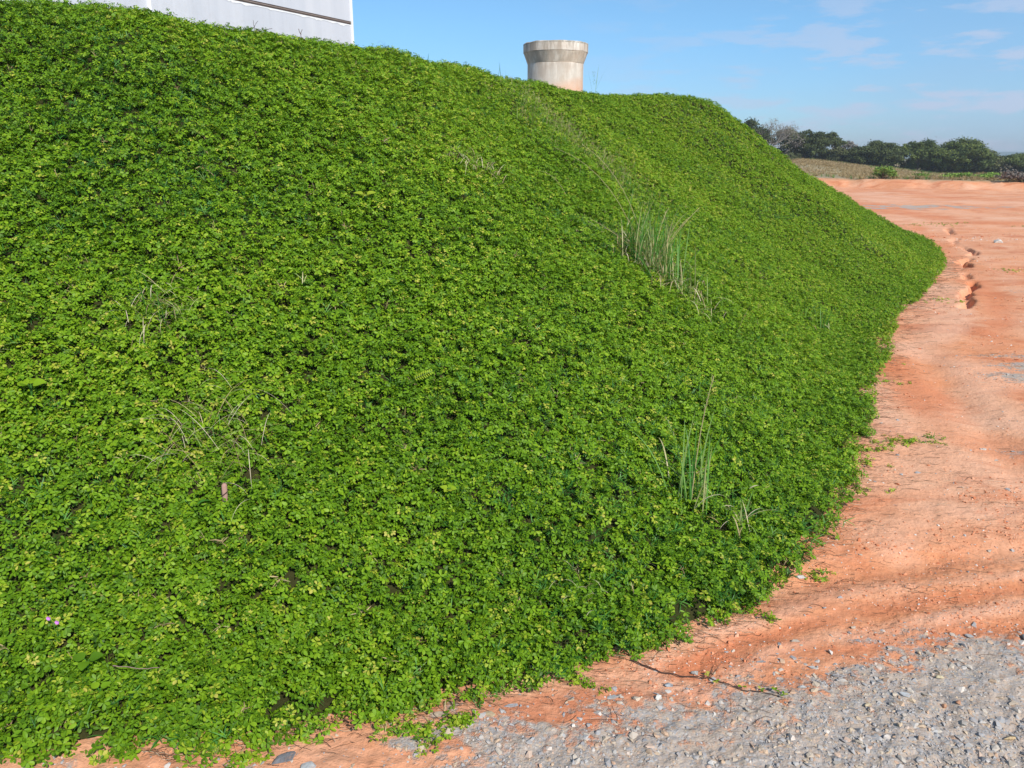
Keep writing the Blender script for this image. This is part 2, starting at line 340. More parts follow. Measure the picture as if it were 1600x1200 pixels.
# soil is kept a little under the mound's own foot
# ------------------------------------------------------------------ ground sheet
def build_ground():
    az = np.radians(np.concatenate([np.arange(-180, -40, 4.), np.arange(-40, -8, .22), np.arange(-8, 44, .10), np.arange(44, 180.1, 4.)]))
    az[-1] = math.pi
    r = [.3, .7, 1.1]; q = 1.5
    while q < 20: r.append(q); q *= 1.0045
    while q < 130: r.append(q); q *= 1.010
    while q < 7000: r.append(q); q *= 1.07
    r = np.array(r)
    A, R = np.meshgrid(az, r, indexing='ij')
    X = R * np.sin(A); Y = R * np.cos(A)
    Z = ground_z(X, Y)
    g = gravel_mask(X, Y)
    fld = sstep(-.25, .55, Y - bank_y(X) - .35 * fbm(X * .8, Y * .8, 3, 111))
    me = grid_mesh('ground', X, Y, Z, {'gravel': g, 'field': fld, 'tone': np.clip(.5 + .4 * tone(X, Y), 0, 1)})
    m, n, b = material('red_earth_and_gravel', .95, .15)
    geo = n.new('ShaderNodeNewGeometry'); pos = geo.outputs['Position']
    ag = n.new('ShaderNodeAttribute', attribute_name='gravel'); af = n.new('ShaderNodeAttribute', attribute_name='field')
    big = n.noise(pos, .55, 5, .6, .6); mid = n.noise(n.map(pos, (1.0, 2.6, 1), rot=(0, 0, .5)), 2.6, 5, .65, .4); fine = n.noise(pos, 55, 5, .7)
    s1 = n.mix(n.ramp(mid, [(.36, 0), (.62, 1)]), SOIL_A, SOIL_B)
    s2 = n.mix(n.ramp(big, [(.42, 0), (.64, 1)]), s1, SOIL_C)
    s2 = n.mix(n.math('MULTIPLY', n.ramp(n.noise(n.map(pos, (.7, 1.2, 1), (3, 1, 0), (0, 0, .25)), 1.3, 6, .7, .8), [(.50, 0), (.62, 1)]), .75), s2, (.56, .185, .085))
    s3 = n.mix(n.math('MULTIPLY', n.ramp(fine, [(.30, 1), (.52, 0)]), .38), s2, (.34, .125, .055))
    at_ = n.new('ShaderNodeAttribute', attribute_name='tone')
    s3 = n.mix(n.ramp(at_.outputs['Fac'], [(.50, 0), (.95, .55)]), s3, (.80, .47, .32))
    s3 = n.mix(n.ramp(at_.outputs['Fac'], [(.0, .75), (.50, 0)]), s3, (.64, .22, .10))
    # small crumbs and grit
    vor = n.new('ShaderNodeTexVoronoi'); vor.inputs['Scale'].default_value = 70; n.link(pos, vor.inputs['Vector'])
    spk = n.ramp(vor.outputs['Color'], [(.80, 0), (.86, 1)])
    near = n.ramp(vor.outputs['Distance'], [(.18, 1), (.34, 0)])
    s4 = n.mix(n.math('MULTIPLY', n.math('MULTIPLY', spk, near), .6), s3, (.40, .34, .30))
    # dried rootlets / streaks of darker wash
    wv = n.noise(n.map(pos, (3.0, 10, 1), rot=(0, 0, .12)), 3.5, 5, .7, 1.2)
    s5 = n.mix(n.math('MULTIPLY', n.ramp(wv, [(.60, 0), (.70, 1)]), .22), s4, (.30, .13, .07))
    # gravel: crushed grey stone with buff and orange bits
    v2 = n.new('ShaderNodeTexVoronoi'); v2.inputs['Scale'].default_value = 105; v2.inputs['Randomness'].default_value = 1
    dn = n.new('ShaderNodeTexNoise'); dn.inputs['Scale'].default_value = 40; n.link(pos, dn.inputs['Vector'])
    vm = n.new('ShaderNodeVectorMath', operation='MULTIPLY_ADD'); n.link(dn.outputs['Color'], vm.inputs[0]); vm.inputs[1].default_value = (.009, .009, .009); n.link(pos, vm.inputs[2]); n.link(vm.outputs[0], v2.inputs['Vector'])
    sepc = n.new('ShaderNodeSeparateColor'); n.link(v2.outputs['Color'], sepc.inputs[0])
    stone = n.ramp(sepc.outputs[0], [(0, (.27, .275, .285)), (.30, (.34, .342, .345)), (.55, (.41, .405, .395)), (.70, (.50, .43, .33)), (.86, (.52, .33, .22)), (1, (.55, .55, .53))])
    stone = n.mix(n.ramp(v2.outputs['Distance'], [(.35, 0), (.75, .75)]), stone, (.38, .31, .26))
    dust = n.noise(pos, 9, 4, .6); stone = n.mix(n.ramp(dust, [(.38, .1), (.66, .8)]), stone, (.50, .395, .31))
    gm = n.math('ADD', ag.outputs['Fac'], n.math('MULTIPLY', n.math('SUBTRACT', n.noise(pos, 22, 5, .7), .5), 1.5))
    gm = n.ramp(gm, [(.38, 0), (.62, 1)])
    gm = n.math('MULTIPLY', gm, n.ramp(ag.outputs['Fac'], [(.02, 0), (.15, 1)]))
    c = n.mix(gm, s5, stone)
    # dry field
    fn = n.noise(n.map(pos, (.25, .8, 1)), 1.1, 6, .7); ff = n.noise(pos, 9, 4, .8)
    fc = n.mix(n.ramp(fn, [(.40, 0), (.62, 1)]), (.34, .27, .17), (.25, .235, .12))
    fc = n.mix(n.ramp(ff, [(.45, 0), (.68, .8)]), fc, (.42, .34, .23))
    fc = n.mix(n.ramp(n.noise(n.map(pos, (.18, .6, 1), (9, 4, 0)), .8, 4, .6), [(.57, 0), (.66, .6)]), fc, (.46, .24, .14))
    c = n.mix(af.outputs['Fac'], c, fc)
    n.link(c, b.inputs['Base Color'])
    h = n.math('ADD', n.math('MULTIPLY', fine, .5), n.math('MULTIPLY', n.math('SUBTRACT', 1.0, v2.outputs['Distance']), n.math('MULTIPLY', gm, .16)))
    h = n.math('ADD', h, n.math('MULTIPLY', n.noise(pos, 14, 5, .65), 1.2))
    h = n.math('ADD', h, n.math('MULTIPLY', n.noise(pos, 4.5, 7, .72), n.math('SUBTRACT', 1.5, n.math('MULTIPLY', gm, 1.1))))
    bump(n, b, h, .8, .012)
    o = link_mesh('ground', me, m, None, True); tag(o, 'bare red earth with grey gravel in front and a dry field beyond', 'ground', None, 'structure')
build_ground()

# distant blue hills
def build_hills():
    x = np.linspace(-1000, 1500, 260); t = np.linspace(0, 1, 8)
    X, Tt = np.meshgrid(x, t, indexing='ij')
    crest = 3.4 + 1.3 * fbm(X / 160, X * 0, 4, 120)
    Z = -7 + (crest + 7) * np.sin(Tt * math.pi) ** .7
    Y = 900 + 250 * Tt + 60 * fbm(X / 300, Tt * 2, 3, 121)
    me = grid_mesh('hills', X, Y, Z)
    m, n, b = material('haze_tinted_woodland', 1, 0)
    g = n.new('ShaderNodeNewGeometry')
    n.link(n.mix(n.noise(g.outputs['Position'], .02, 5, .7), (.09, .16, .19), (.13, .21, .23)), b.inputs['Base Color'])  # woodland colour with the blue of distant haze painted in
    tag(link_mesh('hills', me, m, None, True), 'low blue wooded hills on the horizon', 'hills', None, 'structure')
build_hills()

# ------------------------------------------------------------------ mound of earth
def mound_material():
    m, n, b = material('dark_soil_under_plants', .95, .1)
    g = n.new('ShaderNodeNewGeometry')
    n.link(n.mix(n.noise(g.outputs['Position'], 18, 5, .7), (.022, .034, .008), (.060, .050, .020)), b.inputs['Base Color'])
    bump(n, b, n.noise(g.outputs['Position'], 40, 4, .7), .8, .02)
    return m
def build_mound():
    MXx, MYy, MZz = MX, MY, MZ
    # plateau: rings from the crest towards the middle of the top
    O = np.array([-8., 20.]); k = np.linspace(0, 1, 40)[1:] ** 1.2
    cz = MZ[:, -1]
    PX = MX[:, -1][:, None] * (1 - k) + O[0] * k; PY = MY[:, -1][:, None] * (1 - k) + O[1] * k
    PZ = cz[:, None] * (1 - k) + 2.62 * k + .03 * fbm(PX * .8, PY * .8, 3, 130) * np.minimum(1, k * 8)
    X = np.concatenate([MXx, PX], 1); Y = np.concatenate([MYy, PY], 1); Z = np.concatenate([MZz, PZ], 1)
    # skirt goes below the ground
    X = np.concatenate([X[:, :1] + .02, X], 1); Y = np.concatenate([Y[:, :1] - .02, Y], 1); Z = np.concatenate([Z[:, :1] - .25, Z], 1)
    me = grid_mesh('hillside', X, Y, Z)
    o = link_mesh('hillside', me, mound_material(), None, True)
    tag(o, 'steep earth embankment under the green ground cover', 'hillside', None, 'structure')
build_mound()
def surf(x, y):
    """point and normal of the slope nearest to x, y"""
    d = (MX - x) ** 2 + (MY - y) ** 2
    i, j = np.unravel_index(np.argmin(d), d.shape)
    i = min(max(i, 1), MX.shape[0] - 2); j = min(max(j, 1), MX.shape[1] - 2)
    a = Vector((MX[i + 1, j] - MX[i - 1, j], MY[i + 1, j] - MY[i - 1, j], MZ[i + 1, j] - MZ[i - 1, j]))
    c = Vector((MX[i, j + 1] - MX[i, j - 1], MY[i, j + 1] - MY[i, j - 1], MZ[i, j + 1] - MZ[i, j - 1]))
    nn = a.cross(c).normalized()
    if nn.z < 0: nn = -nn
    return Vector((float(x), float(y), float(MZ[i, j]))), nn

# ------------------------------------------------------------------ ground cover: pinto peanut style sprigs of four leaflets
def leaf_material(name, stops, trans=.30, rough=.48, spec=.22, bright=1.0):
    m, n, b = material(name, rough, spec)
    out = m.node_tree.nodes['Material Output']
    ai = n.new('ShaderNodeAttribute', attribute_name='tint'); ai.attribute_type = 'INSTANCER'
    ag = n.new('ShaderNodeAttribute', attribute_name='shade')
    val = n.math('ADD', ai.outputs['Fac'], n.math('MULTIPLY', n.math('SUBTRACT', ag.outputs['Fac'], .5), .62), clamp=True)
    col = n.ramp(val, stops)
    n.link(col, b.inputs['Base Color'])
    tr = n.new('ShaderNodeBsdfTranslucent')
    hs = n.mix(1.0, col, (1.15, 1.05, .5), 'MULTIPLY'); n.link(hs, tr.inputs['Color'])
    mx = n.new('ShaderNodeMixShader'); mx.inputs[0].default_value = trans
    n.link(b.outputs[0], mx.inputs[1]); n.link(tr.outputs[0], mx.inputs[2]); n.link(mx.outputs[0], out.inputs['Surface'])
    return m
M_leaf = leaf_material('peanut_leaf', LEAF_STOPS, .25)
M_straw = leaf_material('straw', [(0, (.22, .15, .08)), (.4, (.42, .31, .16)), (.75, (.60, .48, .28)), (1, (.70, .60, .42))], .15, .7, .2)
M_blade = leaf_material('grass_blade', [(0, (.03, .12, .015)), (.35, (.06, .22, .03)), (.65, (.13, .33, .06)), (.85, (.32, .42, .14)), (1, (.60, .52, .28))], .3, .45, .35)

def leaflet(mb, base, d, up, L, W, fold, curl, a):
    d = d.normalized(); s_ = d.cross(up).normalized(); up = s_.cross(d).normalized()
    def P(u, w_, f): return base + d * (L * u) + s_ * (W * w_) + up * (abs(w_) * W * fold - curl * L * u * u + f)
    us = [(.28, .30), (.62, .50), (.88, .34)]
    vs = [base]
    for u, w_ in us: vs += [P(u, -w_, 0), P(u, 0, 0), P(u, w_, 0)]
    vs.append(P(1.0, 0, 0))
    fs = [(0, 2, 1), (0, 3, 2)]
    for k in (0, 1):
        b0 = 1 + 3 * k; fs += [(b0, b0 + 1, b0 + 4, b0 + 3), (b0 + 1, b0 + 2, b0 + 5, b0 + 4)]
    fs += [(7, 8, 10), (8, 9, 10)]
    mb.add(vs, fs, a)
def make_sprig(k, nl, spread):
    R_ = random.Random(100 + k); mb = MB()
    for i in range(nl):
        az = 2 * math.pi * (i + R_.uniform(-.35, .35)) / nl; tilt = math.radians(R_.uniform(8, 58))
        d = Vector((math.cos(az) * math.sin(tilt), math.sin(az) * math.sin(tilt), math.cos(tilt)))
        hgt = R_.uniform(.025, .062) * spread; tip = d * hgt
        a = R_.random() if R_.random() > .045 else R_.uniform(1.05, 1.4)
        sv = Vector((-math.sin(az), math.cos(az), 0)) * .0008
        mb.add([-sv, sv, tip + sv * .7, tip - sv * .7], [(0, 1, 2, 3)], a)
        # leaf plane leans outward
        lean = math.radians(R_.uniform(-20, 62)); out_ = Vector((math.cos(az), math.sin(az), 0))
        up = (Vector((0, 0, 1)) * math.cos(lean) + out_ * math.sin(lean)).normalized()
        f = (out_ * math.cos(lean) - Vector((0, 0, 1)) * math.sin(lean)).normalized(); s_ = f.cross(up)
        sz = R_.uniform(.019, .030)
        for ang in (R_.uniform(22, 36), -R_.uniform(22, 36), R_.uniform(88, 122), -R_.uniform(88, 122)):
            t = math.radians(ang + R_.uniform(-6, 6))
            dd = f * math.cos(t) + s_ * math.sin(t)
            leaflet(mb, tip + dd * .002, dd, (up + Vector((R_.uniform(-.42, .42), R_.uniform(-.42, .42), 0))).normalized(), sz * R_.uniform(.85, 1.1), sz * R_.uniform(.50, .62),
                    R_.uniform(-.1, .45), R_.uniform(-.15, .35), max(0, a + R_.uniform(-.2, .2)))
    me = bpy.data.meshes.new('sprig'); me.from_pydata(mb.v, [], mb.f); me.update()
    at = me.attributes.new('shade', 'FLOAT', 'POINT'); at.data.foreach_set('value', np.array(mb.a, np.float32))
    return proto_obj('sprig_%02d' % k, me, M_leaf)
def make_grasslet(k, nb, L, mat, nm, flat=.9):
    R_ = random.Random(300 + k); mb = MB()
    for i in range(nb):
        az = R_.uniform(0, 2 * math.pi); t = math.radians(R_.uniform(8, 65) * flat)
        d = (math.cos(az) * math.sin(t), math.sin(az) * math.sin(t), math.cos(t))
        mb.blade((R_.uniform(-.01, .01), R_.uniform(-.01, .01), 0), d, L * R_.uniform(.5, 1.1), R_.uniform(.003, .0065), R_.uniform(.3, 1.1), 4, R_.random())
    me = bpy.data.meshes.new(nm); me.from_pydata(mb.v, [], mb.f); me.update()
    at = me.attributes.new('shade', 'FLOAT', 'POINT'); at.data.foreach_set('value', np.array(mb.a, np.float32))
    return proto_obj('%s_%02d' % (nm, k), me, mat)

def sample_grid(X, Y, Z, weight, N, r_):
    """N random points on the quads of a grid, face weights given"""
    A = np.stack([X, Y, Z], -1)
    e1 = A[1:, :-1] - A[:-1, :-1]; e2 = A[:-1, 1:] - A[:-1, :-1]
    cr = np.cross(e1, e2); area = np.linalg.norm(cr, axis=-1)
    nn = cr / np.maximum(area, 1e-9)[..., None]; nn = np.where(nn[..., 2:3] < 0, -nn, nn)
    wgt = (area * weight[:-1, :-1]).ravel(); tot = wgt.sum()
    if N is None or N < 1e4 and False: N = int(tot)
    N = int(tot) if N is None else N
    f = r_.choice(len(wgt), N, p=wgt / tot); i, j = np.unravel_index(f, area.shape)
    u, v = r_.random((2, N))[:, :, None]
    P = A[i, j] * (1 - u) * (1 - v) + A[i + 1, j] * u * (1 - v) + A[i, j + 1] * (1 - u) * v + A[i + 1, j + 1] * u * v
    return P, nn[i, j], i, j, u[:, 0], v[:, 0]

def build_cover():
    r_ = np.random.default_rng(11)
    # slope plus the first metre of the top
    O = np.array([-8., 20.]); k = np.linspace(0, .16, 8)[1:]
    PX = MX[:, -1][:, None] * (1 - k) + O[0] * k; PY = MY[:, -1][:, None] * (1 - k) + O[1] * k
    PZ = MZ[:, -1][:, None] * (1 - k) + 2.62 * k
    X = np.concatenate([MX, PX], 1); Y = np.concatenate([MY, PY], 1); Z = np.concatenate([MZ, PZ], 1)
    D = np.hypot(X, Y)
    wt = DENS * (1 + .15 * sstep(3.5, 6, D) - .15 * sstep(9, 13, D)); wt[:, :6] *= 1.45; wt[:, :2] *= np.clip(1.0 + 2.4 * fbm(S2[:, :2] * 4.0, T2[:, :2] * 20, 3, 145), .12, 1.4)
    wt = wt * (X > -5.2) * (Y > 0) * (Y < 19) * (X > -4.2 - .15 * Y)
    P, Nn, i, j, u, v = sample_grid(X, Y, Z, wt, None, r_)
    n0 = len(P); up = Nn * .62 + np.array([0, 0, .55]) + r_.normal(0, .30, (n0, 3))
    tt = np.where(j < 89, j / 89., 1.0)
    thick = .056 + .055 * np.exp(-tt / .02) + .028 * fbm(P[:, 0] * 11, P[:, 1] * 11 + P[:, 2] * 9, 2, 143) + .035 * fbm(P[:, 0] * 5, P[:, 1] * 5 + P[:, 2] * 4, 3, 140)
    P = P + Nn * (r_.random(n0)[:, None] ** 1.3 * thick[:, None] - .012)
    tint = .42 + .15 * fbm(P[:, 0] * 1.1, P[:, 1] * 1.1 + P[:, 2], 3, 150) + .05 * fbm(P[:, 0] * 6, P[:, 1] * 6 + P[:, 2] * 5, 3, 153) + r_.normal(0, .03, n0) + .10 * sstep(4.5, 9, np.hypot(P[:, 0], P[:, 1]))
    yel = fbm(P[:, 0] * 3.1, P[:, 1] * 3.1 + P[:, 2] * 2, 3, 157)
    tint = np.where(r_.random(n0) < .008 + .04 * sstep(.1, .6, yel), tint + r_.uniform(.1, .3, n0), tint)
    scl = r_.uniform(.48, .86, n0) * (1 - .26 * sstep(3.2, 8, np.hypot(P[:, 0], P[:, 1])))
    protos = [make_sprig(q, 5 if q < 9 else 4, 1.0 if q < 9 else 1.35) for q in range(12)]
    protos += [make_grasslet(q, 7, .085, M_blade, 'zgrass') for q in range(3)] + [make_grasslet(q + 5, 6, .075, M_straw, 'zstraw', 1.25) for q in range(2)]
    pick = r_.integers(0, 12, n0)
    gp = fbm(P[:, 0] * .8 + 3, P[:, 1] * .8 + P[:, 2], 3, 160)
    q = r_.random(n0)
    pick = np.where(q < .05 + .28 * sstep(.0, .5, gp), r_.integers(12, 15, n0), pick)
    pick = np.where(q > .985 - .03 * sstep(.3, .7, yel), r_.integers(15, 17, n0), pick)
    # creeping runners beyond the foot of the slope, out on the red earth
    ext = []
    for (x0, y0, x1, y1, num, wd) in ((2.15,4.62,2.55,4.80,46,.05),(2.4,4.80,2.86,4.80,24,.035),(2.1,4.45,2.25,4.40,12,.03),(1.86,4.0,2.08,4.02,14,.02),
              (1.3,3.15,1.42,3.13,12,.03),(.95,2.80,1.05,2.77,8,.02),(-.62,2.02,-.5,2.01,0,.02),(-.40,2.12,-.20,2.13,46,.05),(-.22,2.13,-.12,2.20,18,.03),
              (-.95,2.0,-.78,2.01,26,.03),(3.05,6.2,3.2,6.15,8,.04),(3.4,6.75,3.5,6.75,6,.04),(.22,2.38,.30,2.37,8,.02),(5.2,9.8,5.5,9.75,24,.1),
              (7.7,12.45,8.3,12.75,30,.10),(10.9,20.9,12.3,21.6,70,.25),(9.9,20.9,10.8,20.9,26,.15),(12.8,20.6,14.0,20.9,20,.15),(15.5,24.6,15.9,24.6,24,.2)):
        for _ in range(num):
            t = random.random(); ext.append((x0 + (x1 - x0) * t + random.gauss(0, wd), y0 + (y1 - y0) * t + random.gauss(0, wd)))
    ext = np.array(ext); ez = ground_z(ext[:, 0], ext[:, 1]); ne = len(ext)
    Pe = np.concatenate([ext, ez[:, None] - .012], 1)
    P = np.concatenate([P, Pe]); up = np.concatenate([up, np.array([[0, 0, 1.]]) + r_.normal(0, .15, (ne, 3))])
    tint = np.concatenate([tint, r_.normal(.56, .12, ne)]); scl = np.concatenate([scl, r_.uniform(.38, .72, ne)]); pick = np.concatenate([pick, np.where(r_.random(ne) < .3, r_.integers(12, 17, ne), r_.integers(0, 12, ne))])
    R = euler_from_up(up, r_.random(len(P)) * 2 * math.pi)
    scatter('ground_cover', protos, P, R, scl, np.clip(tint, 0, 1), pick, 'dense bright green creeping plants covering the whole embankment')
    print('sprigs', len(P))
if COVER: build_cover()

# ------------------------------------------------------------------ gravel
def build_gravel():
    r_ = np.random.default_rng(21)
    m, n, b = material('crushed_stone', .85, .25)
    ai = n.new('ShaderNodeAttribute', attribute_name='tint'); ai.attribute_type = 'INSTANCER'
    g = n.new('ShaderNodeNewGeometry')
    c = n.ramp(ai.outputs['Fac'], [(0, (.25, .26, .28)), (.25, (.335, .345, .36)), (.55, (.425, .43, .43)), (.68, (.50, .46, .40)), (.80, (.56, .44, .30)), (.90, (.54, .33, .21)), (1, (.66, .64, .60))])
    c = n.mix(n.ramp(n.noise(g.outputs['Position'], 130, 3, .6), [(.4, .05), (.7, .6)]), c, (.50, .38, .29))
    n.link(c, b.inputs['Base Color']); bump(n, b, n.noise(g.outputs['Position'], 300, 3, .7), .5, .002)
    import bmesh
    protos = []
    for k in range(12):
        R_ = random.Random(500 + k); bm = bmesh.new()
        for _ in range(11):
            v = Vector((R_.gauss(0, 1), R_.gauss(0, 1), R_.gauss(0, 1))).normalized()
            bm.verts.new((v.x * R_.uniform(.8, 1.0), v.y * R_.uniform(.6, .95), v.z * R_.uniform(.35, .6)))
        bmesh.ops.convex_hull(bm, input=bm.verts)
        for v in [v for v in bm.verts if not v.link_faces]: bm.verts.remove(v)
        me = bpy.data.meshes.new('chip'); bm.to_mesh(me); bm.free(); protos.append(proto_obj('chip_%02d' % k, me, m))
    x = r_.uniform(-1.6, 5.5, 420000); y = r_.uniform(1.3, 7.5, 420000)
    D = np.hypot(x, y); gm = gravel_mask(x, y)
    cl = fbm(x * 7, y * 7, 3, 170)
    pr = gm ** 1.5 * np.clip(.70 + .75 * cl, .1, 1.3) * np.clip((3.4 / D) ** 2, .15, 1) + .010 * np.clip((4 / D) ** 2, 0, 1)
    keep = (r_.random(len(x)) < pr) & (x < y * .95) & (y > 1.45)
    x, y, gm = x[keep], y[keep], gm[keep]
    nn = len(x); s = np.exp(r_.normal(math.log(.0054), .60, nn)); s = np.clip(s, .0022, .022)
    # fewer big ones far from the gravel
    P = np.stack([x, y, ground_z(x, y) - s * .02], 1)
    up = np.array([[0, 0, 1.]]) + r_.normal(0, .20, (nn, 3))
    buff = .22 + .35 * np.clip(fbm(x * 2.5, y * 2.5, 2, 175), 0, 1) + .25 * (s > .009)
    tint = np.where(r_.random(nn) > buff, r_.uniform(0, .62, nn), r_.uniform(.62, 1, nn))
    scatter('gravel', protos, P, euler_from_up(up, r_.random(nn) * 6.28), s, tint, r_.integers(0, 12, nn), 'loose grey crushed stone gravel with buff and orange chips')
    print('chips', nn)
    return m, protos
MAT_STONE, CHIPS = build_gravel()
def build_crumbs():
    r_ = np.random.default_rng(23)
    m, n, b = material('earth_crumb', .95, .1)
    ai = n.new('ShaderNodeAttribute', attribute_name='tint'); ai.attribute_type = 'INSTANCER'
    n.link(n.ramp(ai.outputs['Fac'], [(0, (.50, .17, .08)), (.5, (.66, .27, .14)), (.85, (.74, .40, .26)), (.93, (.60, .56, .50)), (1, (.75, .72, .66))]), b.inputs['Base Color'])
    protos = []
    for k, c in enumerate(CHIPS[:8]):
        me = c.data.copy(); me.materials.clear()
        for v in me.vertices: v.co.z *= 1.25
        protos.append(proto_obj('crumb_%02d' % k, me, m))
    y = 2.0 + 18 * r_.random(150000) ** 2.0; x = y * r_.uniform(.08, .80, 150000)
    cl = fbm(x * 1.7, y * 1.7, 4, 177); keep = (gravel_mask(x, y) < .35) & (r_.random(len(x)) < np.clip(.10 + 1.1 * cl, .03, 1))
    x, y = x[keep], y[keep]; nn = len(x)
    s = np.clip(np.exp(r_.normal(math.log(.0022), .55, nn)), .001, .011) * (1 + .16 * y)
    P = np.stack([x, y, ground_z(x, y)], 1); up = np.array([[0, 0, 1.]]) + r_.normal(0, .3, (nn, 3))
    scatter('soil_crumbs', protos, P, euler_from_up(up, r_.random(nn) * 6.28), s, r_.random(nn), r_.integers(0, 8, nn), 'loose crumbs and small clods of red earth')
    print('crumbs', nn)
build_crumbs()

# dry rootlets and fallen stalks on the red earth
def build_litter():
    r_ = random.Random(31); mb = MB()
    foot = [p for p in FOOT if -1.5 < p[0] < 8.2 and p[1] < 15]
    cum = [0]
    for a, b in zip(foot, foot[1:]): cum.append(cum[-1] + math.dist(a, b))
    def onfoot(t):
        d = t * cum[-1]
        for k in range(len(foot) - 1):
            if cum[k + 1] >= d:
                f = (d - cum[k]) / (cum[k + 1] - cum[k]); a, b = foot[k], foot[k + 1]
                return a[0] + (b[0] - a[0]) * f, a[1] + (b[1] - a[1]) * f
        return foot[-1]
    pts = []
    for _ in range(2600):
        x, y = onfoot(r_.random() ** 1.5); off = -.04 + abs(r_.gauss(0, .11)) * (.5 + y * .14)
        pts.append((x + off * .85, y - off * .45, 1.0))
    for _ in range(520):
        y = r_.uniform(2.3, 9.5); x = y * r_.uniform(.22, .70); pts.append((x, y, .8))
    for (cx, cy, rr, num) in ((1.75,2.98,.14,40),(2.55,3.6,.3,50),(2.5,3.1,.25,40),(2.9,3.3,.2,30),(2.45,4.75,.22,60),(2.5,4.2,.25,50),(1.0,3.3,.0,0),(.2,2.36,.12,40),(.55,2.25,.25,40),(-.8,2.0,.18,50),(.75,2.4,.2,30)):
        for _ in range(num): pts.append((cx + r_.gauss(0, rr), cy + r_.gauss(0, rr * .6), 1.0))
    gx = np.array([p[0] for p in pts]); gy = np.array([p[1] for p in pts])
    for (x, y, q) in pts:
        az = r_.gauss(-.12, .33) + (math.pi if r_.random() < .5 else 0); L = r_.uniform(.01, .075) * q * (1 + y * .06)
        n_ = 5; P = []; kx = r_.gauss(0, .7)
        for i in range(n_):
            t = i / (n_ - 1) - .5; a2 = az + kx * t
            P.append([x + math.cos(a2) * L * t, y + math.sin(a2) * L * t])
        zz = ground_z(np.array([p[0] for p in P]), np.array([p[1] for p in P]))
        lift = r_.uniform(.001, .004)
        P = [(p[0], p[1], float(z) + lift + (.004 * r_.random())) for p, z in zip(P, zz)]
        mb.tube(P, r_.uniform(.0003, .0008) * (1 + y * .07), 3, r_.random() ** 1.6, False)
    m, n, b = material('dry_root', .9, .1)
    a = n.new('ShaderNodeAttribute', attribute_name='shade')
    n.link(n.ramp(a.outputs['Fac'], [(0, (.075, .04, .028)), (.5, (.17, .095, .06)), (.8, (.34, .24, .15)), (1, (.62, .52, .38))]), b.inputs['Base Color'])
    tag(mb.build('plant_litter', m), 'fine dry stems and rootlets strewn along the foot of the slope', None, None, 'stuff')
build_litter()
# ------------------------------------------------------------------ single rocks
def rock(name, label, x, y, sx, sy, sz, col, seed, rz=0, group=None, flat=.0, noise_=.12):
    import bmesh
    R_ = random.Random(seed); bm = bmesh.new()
    for _ in range(16):
        v = Vector((R_.gauss(0, 1), R_.gauss(0, 1), R_.gauss(0, 1))).normalized()
        bm.verts.new((v.x * R_.uniform(.8, 1), v.y * R_.uniform(.8, 1), v.z * R_.uniform(.6, 1)))
    bmesh.ops.convex_hull(bm, input=bm.verts)
    for v in [v for v in bm.verts if not v.link_faces]: bm.verts.remove(v)
    bmesh.ops.bevel(bm, geom=bm.edges[:], offset=.07, segments=1, affect='EDGES', profile=.6)
    for v in bm.verts: v.co = Vector((v.co.x * sx, v.co.y * sy, v.co.z * sz))
    me = bpy.data.meshes.new(name); bm.to_mesh(me); bm.free()
    m, n, b = material('stone_' + name, .85, .25)
    g = n.new('ShaderNodeTexCoord'); p = g.outputs['Object']
    c2 = tuple(max(0, c * .62) for c in col)
    c = n.mix(n.ramp(n.noise(p, 1.6 / max(sx, .005), 5, .65), [(.35, 0), (.65, 1)]), col, c2)
    c = n.mix(n.ramp(n.noise(p, 4 / max(sx, .005), 3, .6), [(.55, 0), (.75, .6)]), c, (.50, .27, .17))
    n.link(c, b.inputs['Base Color']); bump(n, b, n.noise(p, 5 / max(sx, .005), 4, .7), .6, sx * .08)
    o = link_mesh(name, me, m); o.location = (x, y, float(ground_z(x, y)) + sz * .35); o.rotation_euler = (R_.uniform(-.2, .2), R_.uniform(-.2, .2), rz)
    tag(o, label, 'rock', group)
    return o
GREY = (.36, .37, .38); LGREY = (.50, .51, .50); BUFF = (.58, .48, .32); WHITE = (.74, .72, .66); ORG = (.56, .30, .18); DARK = (.22, .22, .23)
rock('rock', 'pale whitish rock alone on the far red earth to the right of the gully', 10.33, 16.9, .13, .10, .07, WHITE, 1, .3)
rock('rock', 'creamy pale yellow stone at the upper edge of the gravel', 1.52, 2.39, .018, .013, .009, (.72, .62, .40), 2, .2)
rock('rock', 'sharp white stone standing among grey stones at the gravel edge', .50, 2.275, .016, .012, .013, WHITE, 3, .8)
rock('rock', 'rounded light grey flat stone between the slope and the gravel', .345, 2.29, .026, .019, .008, LGREY, 4)
rock('rock', 'long bluish grey flat stone beside the thin dry twig', .55, 2.355, .024, .014, .006, (.42, .45, .47), 5, .4)
rock('rock', 'grey stone touching the dark twig under the embankment', .66, 2.43, .019, .016, .010, (.45, .46, .43), 6, .4)
rock('rock', 'blocky buff stone with dark left side at the gravel edge', .79, 2.22, .016, .012, .010, (.52, .47, .40), 7, .1)
rock('rock', 'pale tan angular stone in the middle of the gravel', 1.20, 2.24, .017, .012, .009, BUFF, 8, .5)
rock('rock', 'light blue grey stone with orange dust beside the tan stones', 1.345, 2.285, .026, .014, .010, (.47, .49, .50), 9, -.3)
rock('rock', 'small orange block of hard clay in the gravel', 1.455, 2.235, .012, .010, .010, ORG, 10, .1)
rock('rock', 'round orange clay lump next to the orange block', 1.50, 2.235, .014, .010, .009, (.52, .27, .16), 11, .7)
rock('rock', 'long ochre stone near the right edge of the gravel', 1.575, 2.075, .028, .012, .011, (.62, .46, .26), 12, .1)
rock('rock', 'upright pinkish buff stone low in the gravel', 1.29, 2.07, .012, .010, .014, (.58, .42, .30), 13, .2)
